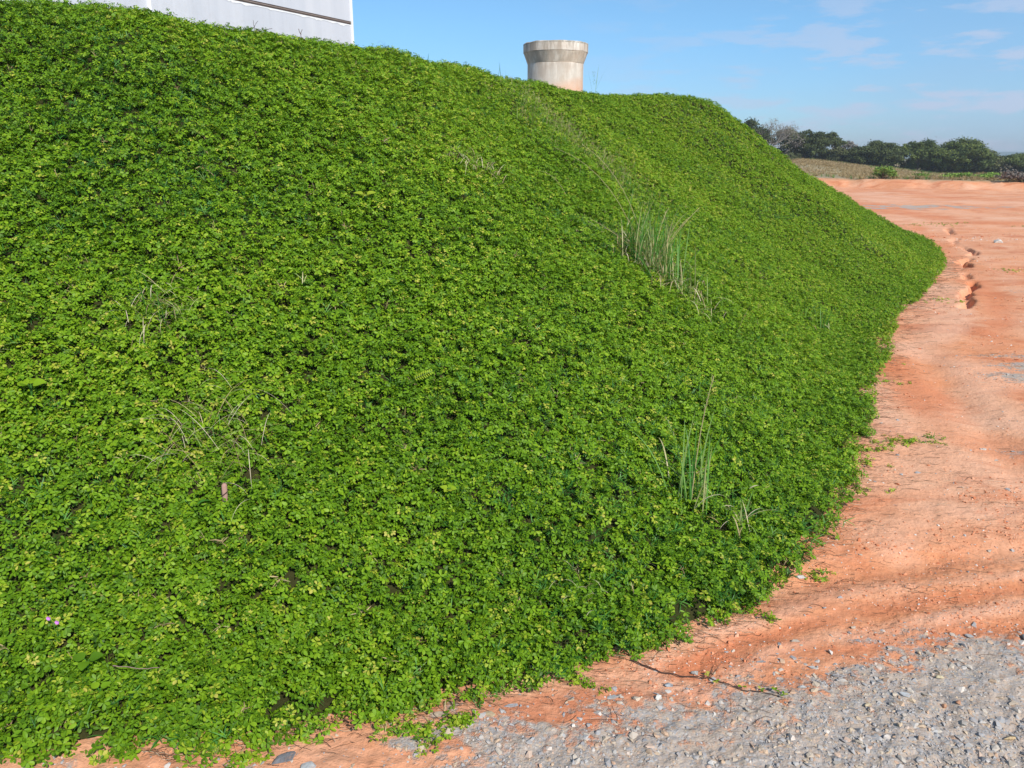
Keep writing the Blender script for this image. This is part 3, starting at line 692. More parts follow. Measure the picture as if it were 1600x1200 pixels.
rock('rock', 'dark grey slab lying in the shade under the leaves', -.70, 2.0, .05, .03, .012, DARK, 14, .3)
rock('rock', 'light grey square slab below the shaded dark slab', -.615, 1.965, .032, .024, .009, LGREY, 15, .1)
rock('rock', 'brown buff flat stone under the leaf edge', -.235, 2.20, .030, .018, .009, (.45, .36, .26), 16, .1)
rock('rock', 'flat tan stone with dark hollow beside it', -.075, 2.205, .028, .015, .008, (.55, .44, .28), 17, -.2)
rock('rock', 'grey flat stone half sunk in orange earth', -.005, 2.255, .033, .012, .005, (.42, .43, .45), 18, -.1)
rock('rock', 'white flat stone at the tip of the leafy edge', 1.29, 3.13, .032, .018, .010, (.66, .62, .60), 19, .1)
rock('rock', 'grey stone lying alone in orange earth above the gravel', 1.09, 2.46, .018, .012, .007, (.48, .49, .48), 20, -.3)
rock('rock', 'grey wedge stone on the orange patch of the gravel', 1.01, 2.335, .020, .011, .009, (.46, .47, .46), 21, -.4)
rock('rock', 'dark greenish stone on the right of the grey gravel', 1.99, 2.62, .05, .03, .012, (.21, .215, .21), 22, .2)

# ------------------------------------------------------------------ weeds on the slope
def thing(name, label, cat, loc, group=None):
    return tag(empty(name, loc), label, cat, group)
def spray(R_, az0, az1, t0, t1):
    az = R_.uniform(az0, az1); t = math.radians(R_.uniform(t0, t1))
    return Vector((math.cos(az) * math.sin(t), math.sin(az) * math.sin(t), math.cos(t)))
def grass_tuft(name, label, x, y, seed, nb, L, nd, Ld, wid=.006, spreadxy=.10, t1=38, up=None, cat='grass tuft', lift=.02, green=(.1, .7)):
    R_ = random.Random(seed); p, nn = surf(x, y); e = thing(name, label, cat, p + Vector((0, 0, lift)))
    if nb:
        mb = MB()
        for _ in range(nb):
            o = Vector((R_.gauss(0, spreadxy * .5), R_.gauss(0, spreadxy * .4), 0)); o.z = -(o.x * nn.x + o.y * nn.y) / max(.3, nn.z)
            d = spray(R_, 0, 6.28, 0, t1); mb.blade(o, d, L * R_.uniform(.45, 1.0), wid * R_.uniform(.6, 1.1), R_.uniform(.15, .9), 7, R_.uniform(*green))
        mb.build('blades', M_bladeS, e)
    if nd:
        mb = MB()
        for _ in range(nd):
            o = Vector((R_.gauss(0, spreadxy * .8), R_.gauss(0, spreadxy * .7), 0)); o.z = -(o.x * nn.x + o.y * nn.y) / max(.3, nn.z) + R_.uniform(0, .05)
            d = spray(R_, 0, 6.28, 35, 84)
            mb.blade(o, d, Ld * R_.uniform(.4, 1.0), wid * R_.uniform(.35, .8), R_.uniform(.3, 1.4), 6, R_.uniform(.15, 1))
        mb.build('dead_blades', M_strawS, e)
    return e, p, nn
def single(m):   # same leaf material reading only the mesh's own shade
    c = m.copy(); c.name = m.name + '_plain'
    for nd_ in c.node_tree.nodes:
        if nd_.type == 'ATTRIBUTE' and nd_.attribute_type == 'INSTANCER':
            nd_.attribute_type = 'GEOMETRY'; nd_.attribute_name = 'shade'
    return c
M_bladeS = single(M_blade); M_strawS = single(M_straw); M_leafS = single(M_leaf)
def stalk(e, name, pts, r0, r1, headlen, seed, mat=None, green=.75):
    """stem with a feathery seed head over its last stretch"""
    R_ = random.Random(seed); mb = MB(); n_ = len(pts)
    rr = [r0 + (r1 - r0) * i / (n_ - 1) for i in range(n_)]
    mb.tube(pts, rr, 4, green, False)
    P = [Vector(p) for p in pts]
    seg = []; acc = 0
    for i in range(n_ - 1, 0, -1):
        seg.append((P[i - 1], P[i])); acc += (P[i] - P[i - 1]).length
        if acc >= headlen: break
    for a, b in seg:
        for _ in range(int(max(6, (b - a).length / .004))):
            t = R_.random(); q = a.lerp(b, t); d = ((b - a).normalized() + Vector((R_.gauss(0, .35), R_.gauss(0, .35), R_.gauss(0, .3)))).normalized()
            mb.blade(q, d, R_.uniform(.012, .035), .0016, .4, 2, R_.uniform(.72, 1))
    return mb.build(name, mat or M_bladeS, e)
def arc(p, az, t0, L, bend, n_=9):
    """points of a stem that starts at p leaning t0 towards az and bends over"""
    p = Vector(p); t = t0; out = [p.copy()]
    for i in range(n_):
        t += bend / n_ * (.4 + 1.2 * i / n_)
        p = p + Vector((math.cos(az) * math.sin(t), math.sin(az) * math.sin(t), math.cos(t))) * (L / n_); out.append(p.copy())
    return out
# the big clump
e, p, nn = grass_tuft('grass_tuft', 'largest grass clump, tall green blades over a dry straw base, on the upper slope', 1.0, 5.66, 41, 230, .50, 170, .28, .0075, .22, 40, lift=.05, green=(.42, .84))
for k, (az, t0, L, bend) in enumerate(((2.75, .30, 1.12, .95), (2.60, .22, 1.05, .85), (1.0, .35, .48, .5), (.35, .55, .55, .35), (.2, .35, .42, .5), (2.9, .9, .62, .2))):
    stalk(e, 'seed_stalk', arc((.02 * k - .04, 0, 0), az, t0, L, bend), .0022, .0012, .24, 60 + k, None, .80 if k < 2 else .9)
e, p, nn = grass_tuft('grass_tuft', 'slender tall grass plant with one upright pale seed head low on the slope', .84, 3.38, 42, 30, .42, 10, .18, .008, .09, 46, green=(.40, .80), lift=.05)
stalk(e, 'seed_stalk', arc((0, 0, 0), .5, .03, .60, .25), .0026, .0014, .2, 71, None, .85)
stalk(e, 'seed_stalk', arc((-.03, 0, 0), 2.6, .10, .40, .45), .002, .001, .06, 72, None, .55)
grass_tuft('grass_tuft', 'small leaning grass clump with yellowing blades near the foot of the slope', 1.06, 3.38, 43, 13, .24, 8, .20, .008, .04, 50, green=(.3, .95))
grass_tuft('grass_tuft', 'thin faded grass wisps just below the largest grass clump', 1.30, 5.50, 44, 24, .26, 34, .28, .005, .14, 60, green=(.6, .95), lift=.05)
grass_tuft('grass_tuft', 'small sparse green grass sprout near the right foot of the embankment', 2.84, 7.25, 45, 14, .28, 10, .12, .007, .10, 35, green=(.4, .8))
grass_tuft('straw_tuft', 'mat of pale dry straw beside the reddish stake', -1.22, 2.97, 46, 12, .16, 110, .26, .0040, .13, 62, cat='dry grass', lift=.12, green=(.4, .8))
grass_tuft('straw_tuft', 'whitish dry straw patch on the left of the slope with thin green blades', -1.55, 3.42, 47, 16, .28, 80, .20, .0042, .09, 60, cat='dry grass', lift=.11)
grass_tuft('straw_tuft', 'small round dry grass tuft high on the slope, upper left of its twin', -.31, 5.38, 48, 0, .1, 70, .20, .0045, .07, 60, cat='dry grass', lift=.08)
grass_tuft('straw_tuft', 'pale spidery dry tuft high on the slope, lower right of its twin', -.14, 5.50, 49, 4, .1, 40, .22, .0055, .05, 60, cat='dry grass', lift=.08)
grass_tuft('straw_tuft', 'faint brownish dry stalks at the crest where the blue sky begins', -.98, 6.75, 50, 4, .12, 18, .20, .0030, .05, 40, cat='dry grass', lift=.05)
grass_tuft('straw_tuft', 'short pale dry wisps near the bottom of the slope above the stones', .28, 2.75, 51, 5, .10, 18, .10, .0028, .05, 60, cat='dry grass', lift=.05)
# arching lone seed stalk left of the big clump
e = thing('grass_stalk', 'single brown arching seed head left of the largest grass clump', 'grass stalk', surf(.42, 6.2)[0])
stalk(e, 'seed_stalk', arc((0, 0, .04), 2.7, .5, .30, .9), .0015, .0008, .15, 81, None, .95)
# hazy patch of fine pale grass running down from the crest
def wisp_patch():
    R_ = random.Random(90); mb = MB()
    for _ in range(900):
        t = R_.random(); x = -.05 + 1.25 * t + R_.gauss(0, .10 + .10 * t); y = 8.2 - .3 * t + R_.gauss(0, .45)
        x += (y - 8.1) * .1
        p, nn = surf(x, y)
        L = R_.uniform(.05, .15); d = (nn + Vector((R_.gauss(.2, .4), R_.gauss(-.1, .4), .7))).normalized()
        mb.blade(p + nn * .03, d, L, R_.uniform(.0025, .0042), R_.uniform(.3, 1.2), 4, R_.uniform(.6, .95))
        if R_.random() < .6:
            q = p + nn * .03 + d * L * .8
            for _k in range(5): mb.blade(q, (d + Vector((R_.gauss(0, .4), R_.gauss(0, .4), R_.gauss(0, .4)))).normalized(), .035, .0014, .4, 2, R_.uniform(.75, 1))
    m = M_bladeS
    tag(mb.build('wispy_grass', m), 'hazy band of fine pale seeding grass below the crest', None, None, 'stuff')
wisp_patch()

# reddish stake with its leaf
m_wood, n, b = material('weathered_wood', .85, .2)
g = n.new('ShaderNodeTexCoord'); nz = n.noise(n.map(g.outputs['Object'], (60, 60, 8)), 1.5, 4, .7)
n.link(n.mix(nz, (.30, .15, .11), (.52, .34, .28)), b.inputs['Base Color']); bump(n, b, nz, .5, .003)
def stake():
    p, nn = surf(-1.13, 2.84); p = p - Vector((0, 0, .035)); e = thing('wooden_stake', 'short reddish brown wooden stake poking out beneath pale straw', 'stake', p)
    mb = MB(); mb.tube([(0, 0, -.05), (.002, .0, .03), (.004, -.004, .09), (.008, -.006, .135), (.010, -.006, .142)], [.012, .0118, .0112, .0105, .006], 10)
    mb.build('post', m_wood, e, True)
    mb = MB(); mb.tube([(-.012, -.012, .085), (.008, -.018, .10), (.03, -.016, .12)], [.002, .0018, .001], 5, .1); mb.build('side_twig', m_twig, e)
    mb = MB(); mb.blade((-.02, -.01, .03), (-.25, -.3, .9), .12, .03, 1.2, 8, .45); mb.build('broad_leaf', M_bladeS, e)
m_twig, n, b = material('dead_twig', .9, .15)
a_ = n.new('ShaderNodeAttribute', attribute_name='shade')
n.link(n.ramp(a_.outputs['Fac'], [(0, (.05, .03, .025)), (.5, (.15, .09, .065)), (1, (.50, .40, .32))]), b.inputs['Base Color'])
stake()
def twig(name, label, paths, cat='twig', loc=(0, 0, 0), leaves=None):
    """paths: list of (part, points, radius0, radius1, shade)"""
    e = thing(name, label, cat, loc)
    for part, pts, r0, r1, sh in paths:
        R_ = random.Random(len(pts) * 7); P = [Vector(q) for q in pts]; fine = []
        for a, b in zip(P, P[1:]):
            for k in range(4): fine.append(a.lerp(b, k / 4) + Vector((R_.gauss(0, 1), R_.gauss(0, 1), R_.gauss(0, 1))) * (b - a).length * .02)
        fine.append(P[-1]); mb = MB(); mb.tube(fine, [r0 + (r1 - r0) * i / (len(fine) - 1) for i in range(len(fine))], 5, sh); mb.build(part, m_twig, e)
    return e
gz = lambda x, y: float(ground_z(x, y))
# long dark runner lying from the leaf edge to the gravel
def runner():
    pts = [(.44, 2.50), (.49, 2.455), (.54, 2.425), (.62, 2.40), (.70, 2.385), (.76, 2.34), (.80, 2.315), (.86, 2.31), (.92, 2.27)]
    P = [Vector((x, y, gz(x, y) + .006 + .004 * (i % 2))) for i, (x, y) in enumerate(pts)]
    e = twig('dead_runner', 'long dark leafy runner lying from the green edge out to the gravel', [('stem', P, .0028, .0014, .15), ('side_stem', [P[4], P[4] + Vector((.03, .03, .01)), P[4] + Vector((.05, .06, .012))], .0015, .0008, .3), ('side_stem', [P[6], P[6] + Vector((-.03, .03, .012))], .0014, .0008, .3)], 'twig')
    R_ = random.Random(5); mb = MB()
    for (x, y) in ((.715, 2.36), (.80, 2.33), (.86, 2.315), (.925, 2.275), (.70, 2.40), (.905, 2.30)):
        for _ in range(4):
            az = R_.uniform(0, 6.28); leaflet(mb, Vector((x, y, gz(x, y) + .012)), Vector((math.cos(az), math.sin(az), .3)), Vector((0, 0, 1)), .016, .009, .2, .1, R_.uniform(.3, .9))
    mb.build('leaves', M_leafS, e)
runner()
x, y = .345, 2.155
twig('dry_twig', 'small forked upright dry seedling standing in the gravel', [('stem', [(0, 0, -.005), (-.004, 0, .03), (-.015, .002, .055), (-.02, .002, .07)], .0016, .0009, .2), ('branch', [(-.003, 0, .025), (.012, 0, .05), (.028, .003, .085)], .0012, .0007, .7), ('branch', [(-.003, 0, .02), (-.03, -.004, .028), (-.09, -.01, .03)], .0011, .0007, .9)], 'twig', (x, y, gz(x, y)))
x, y = .725, 2.20
twig('dry_twig', 'thin upright dry stem over a brown crumpled seedling in the gravel', [('stem', [(0, 0, -.005), (.001, 0, .03), (-.006, 0, .055)], .0012, .0007, .3), ('branch', [(0, 0, .035), (.007, 0, .05)], .0008, .0005, .3)], 'twig', (x, y, gz(x, y)))
p, nn = surf(-1.24, 2.27)
twig('dry_twig', 'pale brown stick lying across the leaves at the lower left', [('stem', [(-.07, 0, .01), (-.03, -.003, .006), (.03, 0, -.002), (.08, .003, 0)], .0019, .0013, .65)], 'twig', p + nn * .10 + Vector((0, -.02, .02)))
p, nn = surf(-1.80, 6.03)
twig('dry_twig', 'crooked dead twig on the crest in front of the white building', [('stem', [(-.02, 0, 0), (-.045, .01, .04), (0, 0, .045), (.05, 0, .02), (.10, 0, .035), (.13, 0, .04)], .0035, .0015, .1), ('branch', [(0, 0, .045), (.02, 0, .075), (.035, 0, .09)], .002, .001, .1), ('branch', [(.005, 0, .05), (-.0, 0, .095)], .002, .001, .1)], 'twig', p + Vector((-.02, 0, .035)))
p, nn = surf(-1.56, 6.31)
twig('weed_stem', 'tiny two headed weed on the crest in front of the white wall', [('stem', [(0, 0, -.02), (.0, 0, .03), (0, 0, .055)], .0025, .002, .2), ('branch', [(0, 0, .04), (-.01, 0, .06), (-.014, 0, .08)], .002, .0025, .25), ('branch', [(0, 0, .05), (.012, 0, .075)], .002, .0025, .5)], 'weed', p + Vector((0, 0, .05)))
for lab, x, y, h_, sd in (('sparse leafy wisps on the crest right of the white building', -.75, 7.1, .10, 1), ('two thin grass blades on the crest left of the concrete well', -.15, 8.2, .16, 2), ('faint slender weed standing on the crest right of the concrete well', 1.13, 11.2, .34, 3)):
    R_ = random.Random(sd); p, nn = surf(x, y); e = thing('crest_weed', lab, 'weed', p + Vector((0, 0, .04))); mb = MB()
    for _ in range(3 if sd > 1 else 7):
        o = Vector((R_.uniform(-.09, .09), 0, 0)); mb.blade(o, (R_.gauss(0, .22), R_.gauss(0, .1), 1), h_ * R_.uniform(.7, 1.2), .006, .3, 5, R_.uniform(.3, .7))
        if sd == 3:
            for _k in range(9): mb.blade(o + Vector((0, 0, h_ * R_.uniform(.4, .9))), (R_.gauss(0, 1), R_.gauss(0, .5), .6), .05, .004, .3, 2, .6)
    mb.build('stems', M_bladeS, e)

# broad leaf weeds, flowers, fern like leaf
def flower_mat():
    m, n, b = material('purple_petal', .6, .2); b.inputs['Base Color'].default_value = (.55, .20, .62, 1); return m
def vetch():
    p, nn = surf(-1.555, 2.36); e = thing('flowering_weed', 'little weed with two purple flowers among the leaves at the lower left', 'flower', p + nn * .085)
    R_ = random.Random(9); mp = flower_mat(); mg = MB()
    for (x, z) in ((-.012, .045), (.014, .03)):
        mb = MB()
        for k in range(6):
            az = k * 1.05; leaflet(mb, Vector((x, -.01, z)), Vector((math.cos(az), -.5, math.sin(az))), Vector((0, -1, .4)), .0085, .008, .2, 0, .5)
        mb.build('blossom', mp, e)
        mg.tube([(0, 0, -.03), (x * .6, -.005, z * .5), (x, -.009, z)], .0009, 4, .5)
    mg.build('stem', M_bladeS, e)
vetch()
def broad_weed(name, label, x, y, seed, size, nl, sh, off=.09, ang=None):
    p, nn = surf(x, y); e = thing(name, label, 'weed', p + nn * off); R_ = random.Random(seed); st = MB()
    for k in range(nl):
        az = (k + R_.uniform(-.2, .2)) * 6.28 / nl if ang is None else ang[k]
        d = Vector((math.cos(az), math.sin(az), R_.uniform(0, .4))).normalized(); b0 = d * size * .25
        mb = MB(); up = (nn + Vector((0, 0, .4))).normalized(); s_ = d.cross(up).normalized()
        # heart shaped blade with a folded midrib
        prof = [(0, .18), (.10, .42), (.28, .52), (.5, .46), (.72, .32), (.9, .13), (1, 0)]
        vs = []
        for u, w_ in prof:
            c_ = b0 + d * size * u - up * size * .18 * u * u
            vs += [c_ - s_ * w_ * size * .8 + up * w_ * size * .22, c_, c_ + s_ * w_ * size * .8 + up * w_ * size * .22]
        fs = [(3 * i + j, 3 * i + j + 1, 3 * i + j + 4, 3 * i + j + 3) for i in range(len(prof) - 1) for j in (0, 1)]
        mb.add(vs, fs, min(1, max(0, sh + R_.uniform(-.08, .08)))); mb.build('leaf', M_leafS, e, True)
        st.tube([(0, 0, -.05), b0 * .5, b0], .0014, 4, .5)
    st.build('stem', M_bladeS, e)
broad_weed('broadleaf_weed', 'broad dark green heart leaves low at the left, largest leaves there', -1.42, 2.29, 1, .045, 3, .35, .10, (-1.4, .2, 2.9))
broad_weed('broadleaf_weed', 'single bright green pointed leaf just above the foot at lower left', -1.34, 2.19, 2, .032, 2, .55, .09)
broad_weed('broadleaf_weed', 'yellowish broad leaf weed in the middle of the lower slope', -.28, 3.05, 3, .030, 6, .66, .07)
broad_weed('broadleaf_weed', 'light green large leafed weed in the upper left of the slope', -1.95, 4.3, 4, .036, 7, .66, .055)
broad_weed('broadleaf_weed', 'green wavy leafed seedling at the left edge of the slope', -1.98, 3.12, 5, .055, 4, .55, .08)
broad_weed('broadleaf_weed', 'broad leafed sprout high on the slope below the building corner', -.85, 4.6, 6, .055, 4, .70, .07)
def fern():
    p, nn = surf(-.43, 3.53); e = thing('pinnate_leaf', 'pale yellow comb shaped compound leaf in the middle of the slope', 'leaf', p + nn * .085)
    mb = MB(); ax = Vector((.9, .15, .35)).normalized(); s_ = ax.cross(nn).normalized()
    for k in range(9):
        for sg in (-1, 1):
            q = ax * (.010 * k - .045); leaflet(mb, q, (s_ * sg + ax * .35), nn, .024 * (1 - abs(k - 4) * .09), .0055, .1, .1, .70)
    mb.build('leaflets', M_leafS, e)
    st = MB(); st.tube([ax * -.06 - nn * .03, ax * -.045, ax * .045], .001, 4, .7); st.build('stem', M_bladeS, e)
fern()
def white_leaf():
    p, nn = surf(1.16, 3.62); mb = MB(); mb.blade((-.015, 0, 0), (.8, .1, .6), .05, .010, .6, 6, 1.0)
    o = mb.build('dead_leaf', M_strawS); o.location = p + nn * .09; tag(o, 'thin whitish dead leaf on the green slope right of the slender grass plant', 'leaf')
white_leaf()

# ------------------------------------------------------------------ concrete well on the top
def well():
    e = thing('concrete_well', 'stained pale concrete well ring with a flared rim on top of the embankment', 'well', (.925, 18.0, 2.3))
    m, n, b = material('old_concrete', .9, .15)
    t = n.new('ShaderNodeTexCoord'); p = t.outputs['Object']; s = n.new('ShaderNodeSeparateXYZ'); n.link(p, s.inputs[0])
    base = n.mix(n.ramp(n.noise(p, 3, 5, .6), [(.35, 0), (.65, 1)]), (.62, .52, .43), (.74, .69, .62))
    st = n.noise(n.map(p, (4.5, 4.5, .5)), 1.5, 5, .75)                     # stains that ran down from the rim
    hz = n.ramp(s.outputs[2], [(.0, 0), (1.0, 0), (1.001, 0)])
    up = n.math('MULTIPLY', n.math('SUBTRACT', s.outputs[2], .85), .9, clamp=True)
    dirt = n.math('MULTIPLY', n.ramp(st, [(.44, 0), (.54, 1)]), n.math('ADD', n.math('MULTIPLY', up, .95), .08))
    c = n.mix(n.math('MULTIPLY', dirt, .95), base, (.33, .26, .20))
    flare = n.math('MULTIPLY', n.math('GREATER_THAN', s.outputs[2], 1.28), n.math('LESS_THAN', s.outputs[2], 1.515))
    c = n.mix(n.math('MULTIPLY', n.math('MULTIPLY', flare, .6), n.ramp(n.noise(p, 5, 4, .6), [(.3, .2), (.7, .8)])), c, (.86, .66, .50))  # warm pale tint painted on the flare in place of missing bounce light
    red = n.math('MULTIPLY', n.ramp(n.noise(p, 2.2, 3, .5), [(.3, .4), (.6, 1)]), n.ramp(n.math('SUBTRACT', s.outputs[2], n.math('MULTIPLY', s.outputs[0], .25)), [(.66, 1), (.92, 0)]))
    c = n.mix(red, c, (.72, .36, .20))
    lip = n.math('GREATER_THAN', s.outputs[2], 1.655)
    c = n.mix(n.math('MULTIPLY', lip, n.ramp(n.noise(p, 12, 3, .7), [(.4, .1), (.6, .8)])), c, (.25, .24, .20))
    n.link(c, b.inputs['Base Color']); bump(n, b, n.noise(p, 30, 4, .7), .5, .01)
    def lathe(name, prof, wob=0):
        mb = MB(); N_ = 72; vs = []
        for i, (r, z) in enumerate(prof):
            for k in range(N_):
                t_ = 2 * math.pi * k / N_; w_ = wob * (vnoise(math.cos(t_) * 5 + 9, math.sin(t_) * 5 + i * .3, 7) - .5) if wob else 0
                vs.append(((r + w_) * math.cos(t_), (r + w_) * math.sin(t_), z + (w_ * 1.1 if 2 < i < 6 else 0)))
        fs = [(i * N_ + k, i * N_ + (k + 1) % N_, (i + 1) * N_ + (k + 1) % N_, (i + 1) * N_ + k) for i in range(len(prof) - 1) for k in range(N_)]
        mb.add(vs, fs); return mb.build(name, m, e, False)
    o = lathe('shaft', [(.594, -.1), (.594, .4), (.594, 1.29), (.50, 1.29), (.50, .2)])
    o2 = lathe('rim', [(.594, 1.2905), (.60, 1.30), (.675, 1.50), (.686, 1.515), (.686, 1.68), (.672, 1.695), (.52, 1.70), (.50, 1.68), (.50, 1.2905)], .012)
    for q in (o, o2):
        for pl in q.data.polygons: pl.use_smooth = True
        q.data.set_sharp_from_angle(angle=math.radians(14))
well()

# ------------------------------------------------------------------ white building behind the crest
def building():
    C0 = Vector((-4.68, 24.95, 2.45)); dx = Vector((-.476, -.879, 0)); ny = Vector((.879, -.476, 0))    # dx runs back along the wall, ny faces out
    e = thing('white_building', 'white metal clad building wall behind the top of the embankment', 'building', C0)
    ang = math.atan2(dx.y, dx.x); e.rotation_euler = (0, 0, ang)       # local +x along wall, local +y = ?
    sgn = 1 if Vector((-math.sin(ang), math.cos(ang), 0)).dot(ny) > 0 else -1
    def box(name, x0, x1, y0, y1, z0, z1, mat):
        mb = MB(); ys = sorted((y0 * sgn, y1 * sgn))
        vs = [(x, y, z) for x in (x0, x1) for y in ys for z in (z0, z1)]
        mb.add(vs, [(0, 1, 3, 2), (4, 6, 7, 5), (0, 4, 5, 1), (2, 3, 7, 6), (0, 2, 6, 4), (1, 5, 7, 3)]); o = mb.build(name, mat, e); return o
    mw, n, b = material('white_sheet_metal', .55, .35)
    t = n.new('ShaderNodeTexCoord'); p = t.outputs['Object']
    c = n.mix(n.ramp(n.noise(n.map(p, (1.2, 1, .12)), 1.6, 5, .6), [(.35, 0), (.7, 1)]), WALL_A, WALL_B)
    sp = n.new('ShaderNodeSeparateXYZ'); n.link(p, sp.inputs[0])
    low_ = n.ramp(n.math('MULTIPLY', sp.outputs[2], .2), [(.30, 1), (.58, .0)])
    c = n.mix(n.math('MULTIPLY', low_, n.ramp(n.noise(p, 7, 5, .75), [(.48, 0), (.68, .6)])), c, (.40, .36, .32))
    c = n.mix(n.ramp(n.noise(n.map(p, (14, 1, .25)), 1.0, 3, .6), [(.52, 0), (.75, .16)]), c, (.42, .43, .46))
    n.link(c, b.inputs['Base Color'])
    wv = n.new('ShaderNodeTexWave'); wv.inputs['Scale'].default_value = .9; n.link(p, wv.inputs['Vector']); bump(n, b, wv.outputs[0], .12, .01)
    mt, n, b = material('white_trim', .5, .4); b.inputs['Base Color'].default_value = (.86, .86, .86, 1)
    ms, n, b = material('rusty_joint', .8, .2)
    t = n.new('ShaderNodeTexCoord'); n.link(n.mix(n.noise(n.map(t.outputs['Object'], (2, 1, 14)), 2.5, 4, .7), (.09, .06, .05), (.45, .37, .33)), b.inputs['Base Color'])
    LEN = 15.5; SZ = 2.95                                             # joint height above the building's foot
    box('lower_wall', 0, LEN, -.12, 0, 0, SZ - .05, mw); box('upper_wall', 0, LEN, -.12, 0, SZ + .05, 5.2, mw)
    box('joint_strip', 0, LEN, -.10, -.035, SZ - .05, SZ + .05, ms)
    # ragged white sealant along the lower lip of the joint
    mb = MB(); R_ = random.Random(3); N_ = 260; vs = []
    for i in range(N_ + 1):
        x = LEN * i / N_; w_ = .012 + .045 * vnoise(i * .35, 0, 4) ** 2 + (.03 if R_.random() < .05 else 0)
        vs += [(x, .006 * sgn, SZ - .055 - w_), (x, .006 * sgn, SZ - .042), (x, -.0345 * sgn, SZ - .042)]
    mb.add(vs, [f for i in range(N_) for f in ((3 * i, 3 * i + 1, 3 * i + 4, 3 * i + 3), (3 * i + 1, 3 * i + 2, 3 * i + 5, 3 * i + 4))]); mb.build('joint_sealant', mt, e)
    box('joint_rail', 0, LEN, -.034, .012, SZ + .0, SZ + .022, ms)
    for x0 in (-.05, 6.85, 13.7): box('vertical_trim', x0, x0 + .07, .0005, .035, 0, 5.2, mt)
    box('end_wall', -.052, -.0005, -9, .033, 0, 5.2, mw); box('far_end_wall', LEN + .0005, LEN + .05, -9, .03, 0, 5.2, mw); box('back_wall', 0, LEN, -9, -8.88, 0, 5.2, mw)
    box('roof', -.3, LEN + .3, -9.3, .3, 5.203, 5.36, mt)
building()

# ------------------------------------------------------------------ trees of the far field
def crown_mesh(R_, clumps, per, leaf):
    vs, fs, sh = [], [], []
    for (cx, cy, cz, rx, ry, rz, s0) in clumps:
        for _ in range(int(per * (rx * ry + .25))):
            d = Vector((R_.gauss(0, 1), R_.gauss(0, 1), R_.gauss(0, 1))); k = .52
            c = Vector((cx + d.x * rx * k, cy + d.y * ry * k, cz + d.z * rz * k))
            nrm_ = (d * .3 + Vector((R_.gauss(0, .7), R_.gauss(0, .7), .35 + R_.gauss(0, .6)))).normalized()
            a = nrm_.orthogonal().normalized(); b_ = nrm_.cross(a); t = R_.uniform(0, 6.28)
            a, b_ = a * math.cos(t) + b_ * math.sin(t), b_ * math.cos(t) - a * math.sin(t)
            L = leaf * R_.uniform(.5, 1.3); W_ = L * R_.uniform(.35, .6); i = len(vs)
            vs += [c - a * L, c + b_ * W_, c + a * L, c - b_ * W_]; fs.append((i, i + 1, i + 2, i + 3)); s = min(1, max(0, s0 + R_.gauss(0, .12))); sh += [s] * 4
    return vs, fs, sh
def tree_leaf_mat(name, dark, light):
    m, n, b = material(name, .7, .15); a = n.new('ShaderNodeAttribute', attribute_name='shade')
    n.link(n.mix(a.outputs['Fac'], dark, light), b.inputs['Base Color']); return m
MT_dark = tree_leaf_mat('dark_tree_foliage', (.030, .046, .018), (.105, .130, .042))
MT_mid = tree_leaf_mat('green_tree_foliage', (.040, .066, .018), (.155, .195, .045))
MT_olive = tree_leaf_mat('olive_tree_foliage', (.06, .075, .035), (.17, .18, .075))
MT_under = tree_leaf_mat('undergrowth_foliage', (.03, .045, .02), (.11, .13, .055))
MT_grey = tree_leaf_mat('grey_brown_twigs', (.11, .09, .075), (.30, .27, .24))
m_bark, n, b = material('tree_bark', .9, .1); g = n.new('ShaderNodeTexCoord')
n.link(n.mix(n.noise(g.outputs['Object'], 6, 4, .6), (.07, .055, .045), (.19, .16, .13)), b.inputs['Base Color'])
m_barkp, n, b = material('pale_bark', .9, .1); g = n.new('ShaderNodeTexCoord')
n.link(n.mix(n.noise(g.outputs['Object'], 6, 4, .6), (.22, .19, .17), (.42, .38, .35)), b.inputs['Base Color'])
